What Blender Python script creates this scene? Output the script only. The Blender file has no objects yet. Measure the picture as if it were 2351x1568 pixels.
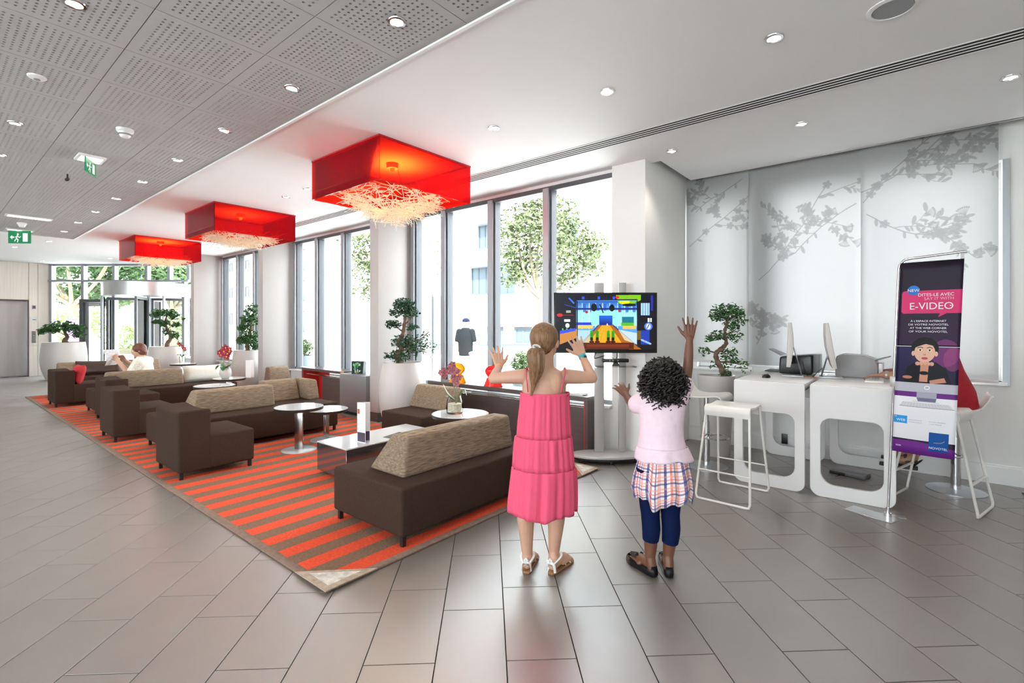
import bpy, bmesh, math, random
import numpy as np
from mathutils import Vector, Matrix

SC = bpy.context.scene
COL = SC.collection
PI = math.pi
def R(a): return math.radians(a)

# ------------------------------------------------------------------ camera
# World: X runs along the window front (towards the far entrance = -X), Y points to the windows, Z up.
F_PX, CX, HY, EYE = 1125.0, 1175.5, 747.0, 1.40
YAW = math.radians(39.381)                      # heading of the lens, turned from +Y towards -X
FW = Vector((-math.sin(YAW), math.cos(YAW), 0.0))
RT = Vector((math.cos(YAW), math.sin(YAW), 0.0))
cam_d = bpy.data.cameras.new('camera')
cam = bpy.data.objects.new('camera', cam_d); COL.objects.link(cam)
cam.location = (0, 0, EYE); cam.rotation_euler = (PI/2, 0, YAW)
cam_d.sensor_width = 36.0; cam_d.lens = F_PX/2351.0*36.0
cam_d.shift_y = -(784.0-HY)/2351.0
cam_d.clip_start = 0.05; cam_d.clip_end = 300
SC.camera = cam
def at(px, py, d):
    """survey helper: the point seen at a photo pixel, d metres away along the lens axis"""
    return Vector((0, 0, EYE)) + FW*d + RT*((px-CX)/F_PX*d) + Vector((0, 0, -(py-HY)/F_PX*d))
def proj(p):
    v = Vector(p)-Vector((0, 0, EYE)); d = v.dot(FW)
    if d < 0.05: return None
    return (CX+F_PX*v.dot(RT)/d, HY-F_PX*v.z/d, d)

# ------------------------------------------------------------------ sky, sun, exposure
W = bpy.data.worlds.new('overcast_sky'); SC.world = W; W.use_nodes = True
bgn = W.node_tree.nodes['Background']
bgn.inputs[0].default_value = (0.87, 0.935, 1.0, 1); bgn.inputs[1].default_value = 6.0
sun_d = bpy.data.lights.new('sun', 'SUN'); sun_d.energy = 15.0; sun_d.angle = R(4); sun_d.color = (1, .96, .9)
sun = bpy.data.objects.new('sun', sun_d); COL.objects.link(sun)
sun.rotation_euler = Vector((-.52, .48, -.70)).to_track_quat('-Z', 'Y').to_euler(); sun.location = (9, 8, 9)
SC.view_settings.view_transform = 'Standard'; SC.view_settings.look = 'None'
SC.view_settings.gamma = 1.0; SC.view_settings.use_curve_mapping = False
SC.view_settings.exposure = 0.85
DOWNLIGHT_W = 12.0; FILL_W = 12.0
SC.cycles.max_bounces = 12; SC.cycles.diffuse_bounces = 6; SC.cycles.transparent_max_bounces = 24
SC.cycles.caustics_reflective = False; SC.cycles.caustics_refractive = False
SC.cycles.sample_clamp_indirect = 6.0

# ------------------------------------------------------------------ materials
MATS = {}
def mat(name, col, rough=.5, metal=0., spec=.5, noise=0., nscale=8., bump=0., bscale=40., stretch=None,
        emit=None, estr=1., sss=0., coat=0., rnd=0.):
    if name in MATS: return MATS[name]
    m = bpy.data.materials.new(name); m.use_nodes = True; nt = m.node_tree
    b = nt.nodes['Principled BSDF']
    b.inputs['Base Color'].default_value = (*col, 1); b.inputs['Roughness'].default_value = rough
    b.inputs['Metallic'].default_value = metal; b.inputs['Specular IOR Level'].default_value = spec
    if coat: b.inputs['Coat Weight'].default_value = coat; b.inputs['Coat Roughness'].default_value = .08
    if sss: b.inputs['Subsurface Weight'].default_value = sss; b.inputs['Subsurface Radius'].default_value = (.02, .008, .004)
    if emit: b.inputs['Emission Color'].default_value = (*emit, 1); b.inputs['Emission Strength'].default_value = estr
    if noise or bump or rnd:
        tc = nt.nodes.new('ShaderNodeTexCoord'); mp = nt.nodes.new('ShaderNodeMapping')
        nt.links.new(tc.outputs['Object'], mp.inputs[0])
        if stretch: mp.inputs['Scale'].default_value = stretch
    last = None
    if noise:
        n = nt.nodes.new('ShaderNodeTexNoise'); n.inputs['Scale'].default_value = nscale; n.inputs['Detail'].default_value = 5
        nt.links.new(mp.outputs[0], n.inputs['Vector'])
        mr = nt.nodes.new('ShaderNodeMapRange'); mr.inputs['From Min'].default_value = .3; mr.inputs['From Max'].default_value = .7
        mr.inputs['To Min'].default_value = 1-noise; mr.inputs['To Max'].default_value = 1+noise
        nt.links.new(n.outputs['Fac'], mr.inputs['Value'])
        last = mr.outputs[0]
    if rnd:
        oi = nt.nodes.new('ShaderNodeObjectInfo'); r2 = nt.nodes.new('ShaderNodeMapRange')
        r2.inputs['To Min'].default_value = 1-rnd; r2.inputs['To Max'].default_value = 1+rnd
        nt.links.new(oi.outputs['Random'], r2.inputs['Value'])
        if last:
            mu = nt.nodes.new('ShaderNodeMath'); mu.operation = 'MULTIPLY'
            nt.links.new(last, mu.inputs[0]); nt.links.new(r2.outputs[0], mu.inputs[1]); last = mu.outputs[0]
        else: last = r2.outputs[0]
    if last:
        vm = nt.nodes.new('ShaderNodeVectorMath'); vm.operation = 'SCALE'
        vm.inputs[0].default_value = col
        nt.links.new(last, vm.inputs['Scale']); nt.links.new(vm.outputs[0], b.inputs['Base Color'])
    if bump:
        n2 = nt.nodes.new('ShaderNodeTexNoise'); n2.inputs['Scale'].default_value = bscale; n2.inputs['Detail'].default_value = 4
        nt.links.new(mp.outputs[0], n2.inputs['Vector'])
        bp = nt.nodes.new('ShaderNodeBump'); bp.inputs['Strength'].default_value = bump; bp.inputs['Distance'].default_value = .01
        nt.links.new(n2.outputs['Fac'], bp.inputs['Height']); nt.links.new(bp.outputs[0], b.inputs['Normal'])
    MATS[name] = m; return m
def emis(name, col, s):
    if name in MATS: return MATS[name]
    m = bpy.data.materials.new(name); m.use_nodes = True; nt = m.node_tree; nt.nodes.clear()
    e = nt.nodes.new('ShaderNodeEmission'); o = nt.nodes.new('ShaderNodeOutputMaterial')
    e.inputs[0].default_value = (*col, 1); e.inputs[1].default_value = s
    nt.links.new(e.outputs[0], o.inputs[0]); MATS[name] = m; return m
def sheet(name, tint, gloss=.12, rough=.03, diff=None, dfac=0.):
    """thin clear or tinted sheet: lets light through, with a faint mirror on top"""
    if name in MATS: return MATS[name]
    m = bpy.data.materials.new(name); m.use_nodes = True; nt = m.node_tree; nt.nodes.clear()
    t = nt.nodes.new('ShaderNodeBsdfTransparent'); t.inputs[0].default_value = (*tint, 1)
    g = nt.nodes.new('ShaderNodeBsdfGlossy'); g.inputs['Roughness'].default_value = rough
    fr = nt.nodes.new('ShaderNodeLayerWeight'); fr.inputs[0].default_value = gloss
    mx = nt.nodes.new('ShaderNodeMixShader'); o = nt.nodes.new('ShaderNodeOutputMaterial')
    base = t.outputs[0]
    if diff:
        d = nt.nodes.new('ShaderNodeBsdfTranslucent'); d.inputs[0].default_value = (*diff, 1)
        d2 = nt.nodes.new('ShaderNodeBsdfDiffuse'); d2.inputs[0].default_value = (*diff, 1)
        ma = nt.nodes.new('ShaderNodeMixShader'); nt.links.new(d.outputs[0], ma.inputs[1]); nt.links.new(d2.outputs[0], ma.inputs[2])
        mb_ = nt.nodes.new('ShaderNodeMixShader'); mb_.inputs[0].default_value = dfac
        nt.links.new(t.outputs[0], mb_.inputs[1]); nt.links.new(ma.outputs[0], mb_.inputs[2]); base = mb_.outputs[0]
    nt.links.new(fr.outputs['Fresnel'], mx.inputs[0]); nt.links.new(base, mx.inputs[1]); nt.links.new(g.outputs[0], mx.inputs[2])
    nt.links.new(mx.outputs[0], o.inputs[0]); MATS[name] = m; return m
def picture(name, canvas, rough=.5, emit=0.):
    h, w = canvas.a.shape[:2]
    im = bpy.data.images.new(name, w, h)
    px = np.ones((h, w, 4), np.float32); px[..., :3] = np.clip(canvas.a[::-1], 0, 1)
    im.pixels.foreach_set(px.ravel()); im.pack()
    m = bpy.data.materials.new(name); m.use_nodes = True; nt = m.node_tree; b = nt.nodes['Principled BSDF']
    t = nt.nodes.new('ShaderNodeTexImage'); t.image = im
    nt.links.new(t.outputs[0], b.inputs['Base Color']); b.inputs['Roughness'].default_value = rough; b.inputs['Specular IOR Level'].default_value = .2
    if emit:
        nt.links.new(t.outputs[0], b.inputs['Emission Color']); b.inputs['Emission Strength'].default_value = emit
        b.inputs['Base Color'].default_value = (.01, .01, .01, 1)
        for l in list(b.inputs['Base Color'].links): nt.links.remove(l)
    return m
class Canvas:
    """tiny painter for flat print (screens, posters, printed cloth)"""
    def __init__(s, w, h, bg): s.w, s.h = w, h; s.a = np.empty((h, w, 3), np.float32); s.a[:] = bg; s.Y, s.X = np.mgrid[0:h, 0:w].astype(np.float32)
    def _mix(s, m, c, sl=(slice(None), slice(None))):
        m = np.clip(m, 0, 1)[..., None]; s.a[sl] = s.a[sl]*(1-m)+np.array(c, np.float32)*m
    def _box(s, x0, x1, y0, y1): return (slice(max(0, int(y0)-2), max(0, min(s.h, int(y1)+3))), slice(max(0, int(x0)-2), max(0, min(s.w, int(x1)+3))))
    def ell(s, cx, cy, rx, ry, c, al=1., rot=0.):
        r = max(rx, ry); sl = s._box(cx-r, cx+r, cy-r, cy+r); X = s.X[sl]-cx; Y = s.Y[sl]-cy
        if rot: X, Y = X*math.cos(rot)+Y*math.sin(rot), -X*math.sin(rot)+Y*math.cos(rot)
        d = np.sqrt((X/rx)**2+(Y/ry)**2); s._mix(((1-d)*min(rx, ry)+.5).clip(0, 1)*al, c, sl)
    def line(s, x0, y0, x1, y1, w, c, al=1.):
        sl = s._box(min(x0, x1)-w, max(x0, x1)+w, min(y0, y1)-w, max(y0, y1)+w); X = s.X[sl]-x0; Y = s.Y[sl]-y0
        dx, dy = x1-x0, y1-y0; L = dx*dx+dy*dy+1e-9; t = ((X*dx+Y*dy)/L).clip(0, 1)
        s._mix((w/2+.5-np.hypot(X-t*dx, Y-t*dy)).clip(0, 1)*al, c, sl)
    def path(s, pts, w, c, al=1.):
        for a, b in zip(pts[:-1], pts[1:]): s.line(*a, *b, w, c, al)
    def rect(s, x0, y0, x1, y1, c, al=1.): s.a[int(y0):int(y1), int(x0):int(x1)] = s.a[int(y0):int(y1), int(x0):int(x1)]*(1-al)+np.array(c, np.float32)*al
    def poly(s, pts, c, al=1.):
        xs = [p[0] for p in pts]; ys = [p[1] for p in pts]; sl = s._box(min(xs), max(xs), min(ys), max(ys)); X = s.X[sl]; Y = s.Y[sl]
        ins = np.zeros(X.shape, bool); n = len(pts)
        for i in range(n):
            x0, y0 = pts[i]; x1, y1 = pts[(i+1) % n]
            if y0 == y1: continue
            ins ^= ((y0 > Y) != (y1 > Y)) & (X < (x1-x0)*(Y-y0)/(y1-y0)+x0)
        s._mix(ins.astype(np.float32)*al, c, sl)
    def grad(s, x0, y0, x1, y1, c0, c1):
        t = np.linspace(0, 1, int(y1)-int(y0), dtype=np.float32)[:, None, None]
        s.a[int(y0):int(y1), int(x0):int(x1)] = np.array(c0, np.float32)*(1-t)+np.array(c1, np.float32)*t

# ------------------------------------------------------------------ mesh helpers
class MB:
    def __init__(s): s.v = []; s.f = []
    def add(s, vs, fs):
        o = len(s.v); s.v += [tuple(p) for p in vs]; s.f += [tuple(i+o for i in f) for f in fs]; return s
    def box(s, x0, x1, y0, y1, z0, z1):
        if x0 > x1: x0, x1 = x1, x0
        if y0 > y1: y0, y1 = y1, y0
        if z0 > z1: z0, z1 = z1, z0
        return s.add([(x0,y0,z0),(x1,y0,z0),(x1,y1,z0),(x0,y1,z0),(x0,y0,z1),(x1,y0,z1),(x1,y1,z1),(x0,y1,z1)],
                     [(0,3,2,1),(4,5,6,7),(0,1,5,4),(1,2,6,5),(2,3,7,6),(3,0,4,7)])
    def hexa(s, b, t):   # four bottom points, four top points (counter-clockwise from above)
        return s.add(list(b)+list(t), [(0,3,2,1),(4,5,6,7),(0,1,5,4),(1,2,6,5),(2,3,7,6),(3,0,4,7)])
    def prism(s, pts, z0, z1):   # polygon in XY (ccw) extruded in Z
        n = len(pts)
        return s.add([(x,y,z0) for x,y in pts]+[(x,y,z1) for x,y in pts],
                     [tuple(range(n-1,-1,-1)), tuple(range(n,2*n))]+[(i,(i+1)%n,(i+1)%n+n,i+n) for i in range(n)])
    def tube(s, pts, rad, n=8, caps=True, flat=None):
        pts = [Vector(p) for p in pts]; k = len(pts)
        if not isinstance(rad, list): rad = [rad]*k
        rings = []; ref = None
        for i in range(k):
            t = (pts[min(i+1,k-1)]-pts[max(i-1,0)])
            if t.length < 1e-9: t = Vector((0,0,1))
            t.normalize()
            if ref is None:
                ref = Vector((0,0,1)) if abs(t.z) < .9 else Vector((1,0,0))
            u = ref-t*ref.dot(t)
            if u.length < 1e-6: u = Vector((1,0,0))-t*t.x
            u.normalize(); w = t.cross(u); ref = u
            r = rad[i]; ra, rb = (r if not hasattr(r,'__len__') else r[0]), (r if not hasattr(r,'__len__') else r[1])
            rings.append([pts[i]+u*(ra*math.cos(2*PI*j/n))+w*(rb*math.sin(2*PI*j/n)) for j in range(n)])
        vs = [p for r in rings for p in r]; fs = []
        for i in range(k-1):
            for j in range(n):
                fs.append((i*n+j, i*n+(j+1)%n, (i+1)*n+(j+1)%n, (i+1)*n+j))
        if caps: fs.append(tuple(range(n-1,-1,-1))); fs.append(tuple((k-1)*n+j for j in range(n)))
        return s.add(vs, fs)
    def cyl(s, p0, p1, r0, r1=None, n=16): return s.tube([p0,p1],[r0, r0 if r1 is None else r1], n)
    def lathe(s, prof, n=24, c=(0,0,0), close=True):
        vs = []; fs = []; k = len(prof)
        for r, z in prof:
            for j in range(n): vs.append((c[0]+r*math.cos(2*PI*j/n), c[1]+r*math.sin(2*PI*j/n), c[2]+z))
        for i in range(k-1):
            for j in range(n): fs.append((i*n+j, i*n+(j+1)%n, (i+1)*n+(j+1)%n, (i+1)*n+j))
        if close: fs.append(tuple(range(n-1,-1,-1))); fs.append(tuple((k-1)*n+j for j in range(n)))
        return s.add(vs, fs)
    def sph(s, c, r, n=14, m=9, rot=None):
        if not hasattr(r,'__len__'): r = (r,r,r)
        vs = []; fs = []
        for i in range(1,m):
            th = PI*i/m
            for j in range(n):
                p = Vector((r[0]*math.sin(th)*math.cos(2*PI*j/n), r[1]*math.sin(th)*math.sin(2*PI*j/n), r[2]*math.cos(th)))
                if rot: p = rot@p
                vs.append(p+Vector(c))
        tp = Vector((0,0,r[2])); bt = Vector((0,0,-r[2]))
        if rot: tp = rot@tp; bt = rot@bt
        a = len(vs); vs += [tp+Vector(c), bt+Vector(c)]
        for i in range(m-2):
            for j in range(n): fs.append((i*n+j, (i+1)*n+j, (i+1)*n+(j+1)%n, i*n+(j+1)%n))
        for j in range(n): fs.append((a, j, (j+1)%n)); fs.append((a+1, (m-2)*n+(j+1)%n, (m-2)*n+j))
        return s.add(vs, fs)
    def limb(s, pts, rad, n=12):
        pts = [Vector(p) for p in pts]
        for p, r in zip(pts, rad): s.sph(p, r, n, 8)
        for a, b, ra, rb in zip(pts[:-1], pts[1:], rad[:-1], rad[1:]): s.tube([a,b],[ra,rb], n)
        return s
    def loft(s, rings, caps=True):   # rings: equal length point lists
        n = len(rings[0]); vs = [p for r in rings for p in r]; fs = []
        for i in range(len(rings)-1):
            for j in range(n): fs.append((i*n+j, i*n+(j+1)%n, (i+1)*n+(j+1)%n, (i+1)*n+j))
        if caps: fs.append(tuple(range(n-1,-1,-1))); fs.append(tuple((len(rings)-1)*n+j for j in range(n)))
        return s.add(vs, fs)
    def build(s, name, m, parent=None, loc=None, rot=None, bevel=0., seg=2, smooth=True, kind=None, label=None, ang=40, solid=0., fix=False):
        me = bpy.data.meshes.new(name); me.from_pydata(s.v, [], s.f); me.update()
        if bevel or fix:
            bm = bmesh.new(); bm.from_mesh(me)
            if fix: bmesh.ops.recalc_face_normals(bm, faces=bm.faces)
            if bevel:
                es = [e for e in bm.edges if len(e.link_faces) == 2 and e.calc_face_angle(0) > .45]
                bmesh.ops.bevel(bm, geom=es, offset=bevel, segments=seg, profile=.5, affect='EDGES', clamp_overlap=True)
            bm.to_mesh(me); bm.free()
        if smooth:
            me.shade_smooth(); me.set_sharp_from_angle(angle=R(ang))
        return put(name, me, m, parent, loc, rot, kind, label)
def put(name, me, m, parent=None, loc=None, rot=None, kind=None, label=None):
    if m is not None and len(me.materials) == 0: me.materials.append(m)
    o = bpy.data.objects.new(name, me); COL.objects.link(o)
    if parent: o.parent = parent
    if loc is not None: o.location = loc
    if rot is not None: o.rotation_euler = rot
    if kind: o['kind'] = kind
    if label: o['label'] = label
    return o
def thing(name, label, cat, loc=(0,0,0), rz=0., group=None):
    o = bpy.data.objects.new(name, None); COL.objects.link(o); o.empty_display_size = .1
    o.location = loc; o.rotation_euler = (0,0,rz); o['label'] = label; o['category'] = cat
    if group: o['group'] = group
    return o
def tag(o, label, cat, group=None, kind=None):
    o['label'] = label; o['category'] = cat
    if group: o['group'] = group
    if kind: o['kind'] = kind
    return o
def struct(o, label=None):
    o['kind'] = 'structure'
    if label: o['label'] = label
    return o
def sroot(name):
    o = bpy.data.objects.new(name, None); COL.objects.link(o); o['kind'] = 'structure'; return o
def dup(root, loc, rz=None, label=None, scale=None):
    def cp(o, par):
        c = o.copy(); COL.objects.link(c); c.parent = par
        for ch in KIDS(o): cp(ch, c)
        return c
    r = cp(root, None); r.location = loc
    if rz is not None: r.rotation_euler = (0,0,rz)
    if label: r['label'] = label
    if scale: r.scale = scale
    return r
def KIDS(o): return [c for c in o.children]
def remeshed(mb, name, m, parent, voxel=.006, smooth=6, fac=.5, rot=None, loc=None, deci=None):
    o = mb.build(name, m, parent, loc=loc, rot=rot, smooth=False)
    md = o.modifiers.new('r','REMESH'); md.mode = 'VOXEL'; md.voxel_size = voxel
    sm = o.modifiers.new('s','SMOOTH'); sm.factor = fac; sm.iterations = smooth
    dg = bpy.context.evaluated_depsgraph_get(); dg.update()
    me = bpy.data.meshes.new_from_object(o.evaluated_get(dg)); o.modifiers.clear()
    old = o.data; o.data = me; bpy.data.meshes.remove(old)
    if not me.materials: me.materials.append(m)
    me.shade_smooth(); return o
def uvgrid(name, P, nu, nv, m, parent=None, **k):
    """P(u,v) -> point; UVs 0..1"""
    vs = [P(i/nu, j/nv) for j in range(nv+1) for i in range(nu+1)]
    fs = [(j*(nu+1)+i, j*(nu+1)+i+1, (j+1)*(nu+1)+i+1, (j+1)*(nu+1)+i) for j in range(nv) for i in range(nu)]
    me = bpy.data.meshes.new(name); me.from_pydata([tuple(v) for v in vs], [], fs); me.update()
    uv = me.uv_layers.new(name='UVMap')
    for lp in me.loops:
        i = lp.vertex_index; uv.data[lp.index].uv = ((i % (nu+1))/nu, (i//(nu+1))/nv)
    me.shade_smooth()
    return put(name, me, m, parent, **k)
def words(name, body, m, size, parent, loc, rot, align='LEFT', ext=.0006, sx=1.):
    cu = bpy.data.curves.new(name, 'FONT'); cu.body = body; cu.size = size; cu.align_x = align; cu.extrude = ext; cu.resolution_u = 3
    o = bpy.data.objects.new(name, cu); COL.objects.link(o)
    dg = bpy.context.evaluated_depsgraph_get(); me = bpy.data.meshes.new_from_object(o.evaluated_get(dg))
    bpy.data.objects.remove(o); bpy.data.curves.remove(cu)
    r = put(name, me, None, parent, loc, rot); me.materials.clear(); me.materials.append(m); r.scale = (sx, 1, 1)
    return r
rng = random.Random(7)
def spline(pts, n):
    pts = [Vector(p) for p in pts]; out = []
    for i in range(len(pts)-1):
        p0, p1, p2, p3 = pts[max(i-1,0)], pts[i], pts[i+1], pts[min(i+2,len(pts)-1)]
        for j in range(n):
            t = j/n
            out.append(.5*((2*p1)+(p2-p0)*t+(2*p0-5*p1+4*p2-p3)*t*t+(-p0+3*p1-3*p2+p3)*t**3))
    out.append(pts[-1]); return out

# palette
M = dict(
 white=mat('white_paint', (.80,.79,.77), .6, noise=.015, nscale=3),
 ceil=mat('ceiling_paint', (.92,.92,.925), .7, noise=.01, nscale=2),
 perf=mat('perforated_board', (.46,.46,.465), .75),
 plenum=mat('dark_plenum', (.03,.03,.03), .9),
 pillar=mat('cream_plaster', (.45,.43,.41), .65, noise=.02, nscale=30, stretch=(6,6,.4)),
 tile=mat('floor_tile', (.150,.128,.108), .38, spec=1.0, noise=.08, nscale=3.5, bump=.04, bscale=25, rnd=.05),
 grout=mat('tile_grout', (.05,.045,.04), .85),
 wood=mat('pale_veneer', (.82,.75,.68), .45, noise=.05, nscale=5, stretch=(9,9,.25)),
 steel=mat('brushed_steel', (.62,.63,.64), .30, metal=1., noise=.10, nscale=6, stretch=(1,1,.05)),
 chrome=mat('chrome', (.72,.72,.73), .10, metal=1.),
 alu=mat('window_aluminium', (.36,.38,.40), .42, metal=.55),
 dalu=mat('dark_window_aluminium', (.10,.105,.115), .45, metal=.4),
 brown=mat('brown_upholstery', (.048,.029,.021), .9, spec=.08, noise=.12, nscale=90, bump=.25, bscale=350),
 tweed=mat('tweed_upholstery', (.24,.175,.12), .9, spec=.2, noise=.42, nscale=38, bump=.3, bscale=120, stretch=(1.2,.35,4.5)),
 blackm=mat('black_metal', (.012,.012,.012), .4),
 wenge=mat('wenge_laminate', (.085,.066,.062), .32, noise=.1, nscale=8, stretch=(.4,4,4)),
 grey=mat('grey_laminate', (.20,.20,.205), .35),
 redlam=mat('red_laminate', (.52,.022,.016), .4),
 whitelac=mat('white_lacquer', (.80,.79,.78), .22, coat=.3),
 planter=mat('white_planter', (.53,.50,.47), .38, noise=.015, nscale=4),
 soil=mat('potting_soil', (.03,.022,.016), .95, bump=.6, bscale=60),
 bark=mat('bark', (.16,.10,.065), .85, noise=.3, nscale=25, bump=.6, bscale=50),
 leaf=mat('glossy_leaf', (.045,.125,.035), .42, spec=.22, noise=.35, nscale=9),
 leafdk=mat('dark_glossy_leaf', (.025,.075,.035), .42, spec=.22, noise=.35, nscale=9),
 tree=mat('street_tree_leaf', (.085,.115,.042), .6, noise=.4, nscale=3),
 treedk=mat('entrance_tree_leaf', (.06,.12,.04), .6, noise=.45, nscale=2),
 glass=sheet('window_glass', (.97,.985,.98), .06),
 vglass=sheet('vase_glass', (.93,.95,.94), .10, .03),
 black=mat('black_plastic', (.012,.012,.013), .3),
 skin=mat('fair_skin', (.56,.32,.22), .5, sss=.12, noise=.05, nscale=10),
 dskin=mat('dark_skin', (.155,.062,.033), .45, sss=.08, noise=.06, nscale=10),
)

M['tile'].node_tree.nodes['Principled BSDF'].inputs['IOR'].default_value = 2.2
# ================================================================== ROOM
ZC = 3.12            # ceiling
YG = 4.85            # window line
# ---- floor
fl = MB(); fl.box(-19.4, 3.2, -5.0, 6.3, -.16, -.007)
floor = struct(fl.build('floor', M['grout'], smooth=False), 'grey beige porcelain tile floor laid on the diagonal')
TD = Vector((-.67110544, .74136191, 0)); TN = Vector((.74136191, .67110544, 0))
TW, TL = .296, .571
TANG = math.atan2(TD.y, TD.x)
def inroom(p):
    x, y = p.x, p.y
    if y < -1.0 or x < -18.9 or x > 2.6: return False
    if x < -2.3 and y > YG+.12: return False
    if y > 6.2: return False
    if x < -15.6 and (y-2.43) > (x+18.79)*.82+.15: return False
    return True
RUG = (-13.37, -2.37, 1.36, 4.20)
cand = []
for k in range(-48, 30):
    off = 0.0 if k % 2 == 0 else .375
    for j in range(-30, 50):
        c = TN*(.0757+TW*(k+.5)) + TD*(2.0445+off+TL*(j+.5))
        if not inroom(c): continue
        if RUG[0]+.36 < c.x < RUG[1]-.36 and RUG[2]+.36 < c.y < RUG[3]-.36: continue
        q = proj((c.x, c.y, 0))
        area = 0
        if q and -150 < q[0] < 2500 and q[1] < 1750: area = 1.0/q[2]**3
        cand.append((area, c))
cand.sort(key=lambda t: -t[0])
def tilebox(mb, c=None):
    h = .0023; l, w = TL/2-h, TW/2-h; b = .0006
    vs = []
    for z, d in ((-.009, 0), (-b, 0), (0, b)):
        vs += [(-l+d,-w+d,z),(l-d,-w+d,z),(l-d,w-d,z),(-l+d,w-d,z)]
    fs = [(8,9,10,11)]
    for r in (0, 4):
        for i in range(4): fs.append((r+i, r+(i+1)%4, r+4+(i+1)%4, r+4+i))
    if c is not None:
        ca, sa = math.cos(TANG), math.sin(TANG)
        vs = [(c.x+x*ca-y*sa, c.y+x*sa+y*ca, z) for x,y,z in vs]
    mb.add(vs, fs)
tm = MB(); tilebox(tm); t0 = tm.build('tile', M['tile'], floor, smooth=False)
for i, (a, c) in enumerate(cand[:296]):
    o = t0 if i == 0 else t0.copy()
    if i: COL.objects.link(o)
    o.location = (c.x, c.y, 0); o.rotation_euler = (0, 0, TANG)
tb = MB()
for a, c in cand[296:]: tilebox(tb, c)
tb.build('far_tile', M['tile'], floor, smooth=False, kind='stuff')

# ---- ceiling
cm = MB()
cm.prism([(-18.95,-5.1),(-12.93,-5.1),(-12.93,2.02),(3.2,2.02),(3.2,5.84),(-2.05,5.80),(-2.05,4.95),(-15.7,4.95),(-18.95,2.40)], ZC, ZC+.06)
cm.prism([(-12.93,-5.1),(3.2,-5.1),(3.2,-.345),(-12.93,-.345)], ZC, ZC+.06)
cm.box(-1.36, 3.2, -.345, 2.02, ZC, ZC+.06)
ceil_ = struct(cm.build('ceiling', M['ceil'], smooth=False), 'smooth white plaster ceiling with a perforated board field')
pm = MB(); pm.prism([(-19.3,-5.1),(3.2,-5.1),(3.2,6.33),(-2.5,6.33),(-2.5,5.05),(-15.75,5.05),(-19.3,2.2)], ZC+.30, ZC+.36); pm.build('upper_slab', M['plenum'], ceil_, smooth=False)
# perforated boards: shared mesh with real holes
PX, PY = .610, .585
def board():
    mb = MB(); nx, ny = 14, 14; mx = .045; hx, hy = PX/2-.0025, PY/2-.0025
    cw, ch = (2*hx-2*mx)/nx, (2*hy-2*mx)/ny; r = .0084
    for sx0, sx1, sy0, sy1 in ((-hx,hx,-hy,-hy+mx),(-hx,hx,hy-mx,hy),(-hx,-hx+mx,-hy+mx,hy-mx),(hx-mx,hx,-hy+mx,hy-mx)):
        mb.add([(sx0,sy0,0),(sx1,sy0,0),(sx1,sy1,0),(sx0,sy1,0)], [(3,2,1,0)])
    for i in range(nx):
        for j in range(ny):
            x0 = -hx+mx+i*cw; y0 = -hy+mx+j*ch; cx, cy = x0+cw/2, y0+ch/2
            vs = [(x0,y0,0),(x0+cw,y0,0),(x0+cw,y0+ch,0),(x0,y0+ch,0)]
            for k in range(8):
                a = PI/8+k*PI/4+PI; vs.append((cx+r*math.cos(a), cy+r*math.sin(a), 0))
            for k in range(8):
                a = PI/8+k*PI/4+PI; vs.append((cx+r*math.cos(a), cy+r*math.sin(a), .013))
            # octagon vertices 4..11 start lower left going ccw
            fs = [(0,5,4)[::1]]
            fs = []
            ring = [4+k for k in range(8)]
            # sides: bottom uses ring verts at angles 247.5,292.5 (k=1? computed below)
            def idx(deg): return 4+int(round(((deg-202.5) % 360)/45)) % 8
            b0, b1, r0, r1, t0_, t1, l0, l1 = idx(247.5), idx(292.5), idx(337.5), idx(22.5), idx(67.5), idx(112.5), idx(157.5), idx(202.5)
            fs += [(0,b0,b1,1)[::1], (1,r0,r1,2), (2,t0_,t1,3), (3,l0,l1,0), (0,l1,b0), (1,b1,r0), (2,r1,t0_), (3,t1,l0)]
            for k in range(8):
                fs.append((4+k, 12+k, 12+(k+1)%8, 4+(k+1)%8))
            mb.add(vs, fs)
    # edges
    mb.add([(-hx,-hy,0),(hx,-hy,0),(hx,hy,0),(-hx,hy,0),(-hx,-hy,.013),(hx,-hy,.013),(hx,hy,.013),(-hx,hy,.013)],
           [(0,1,5,4),(1,2,6,5),(2,3,7,6),(3,0,4,7)])
    return mb
b0 = None
for iy in range(4):
    for ix in range(19):
        x = -1.36-PX*(ix+.5); y = 1.998-PY*(iy+.5)
        if b0 is None: b0 = o = board().build('panel', M['perf'], ceil_, smooth=False)
        else: o = b0.copy(); COL.objects.link(o)
        o.location = (x, y, ZC)
tr = MB(); tr.box(-12.95, -1.36, 2.000, 2.022, ZC-.012, ZC+.03); tr.box(-12.95,-12.93,-.35,2.022,ZC-.012,ZC+.03)
tr.build('edge_trim', mat('white_trim', (.86,.86,.86), .3), ceil_, smooth=False)

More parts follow.
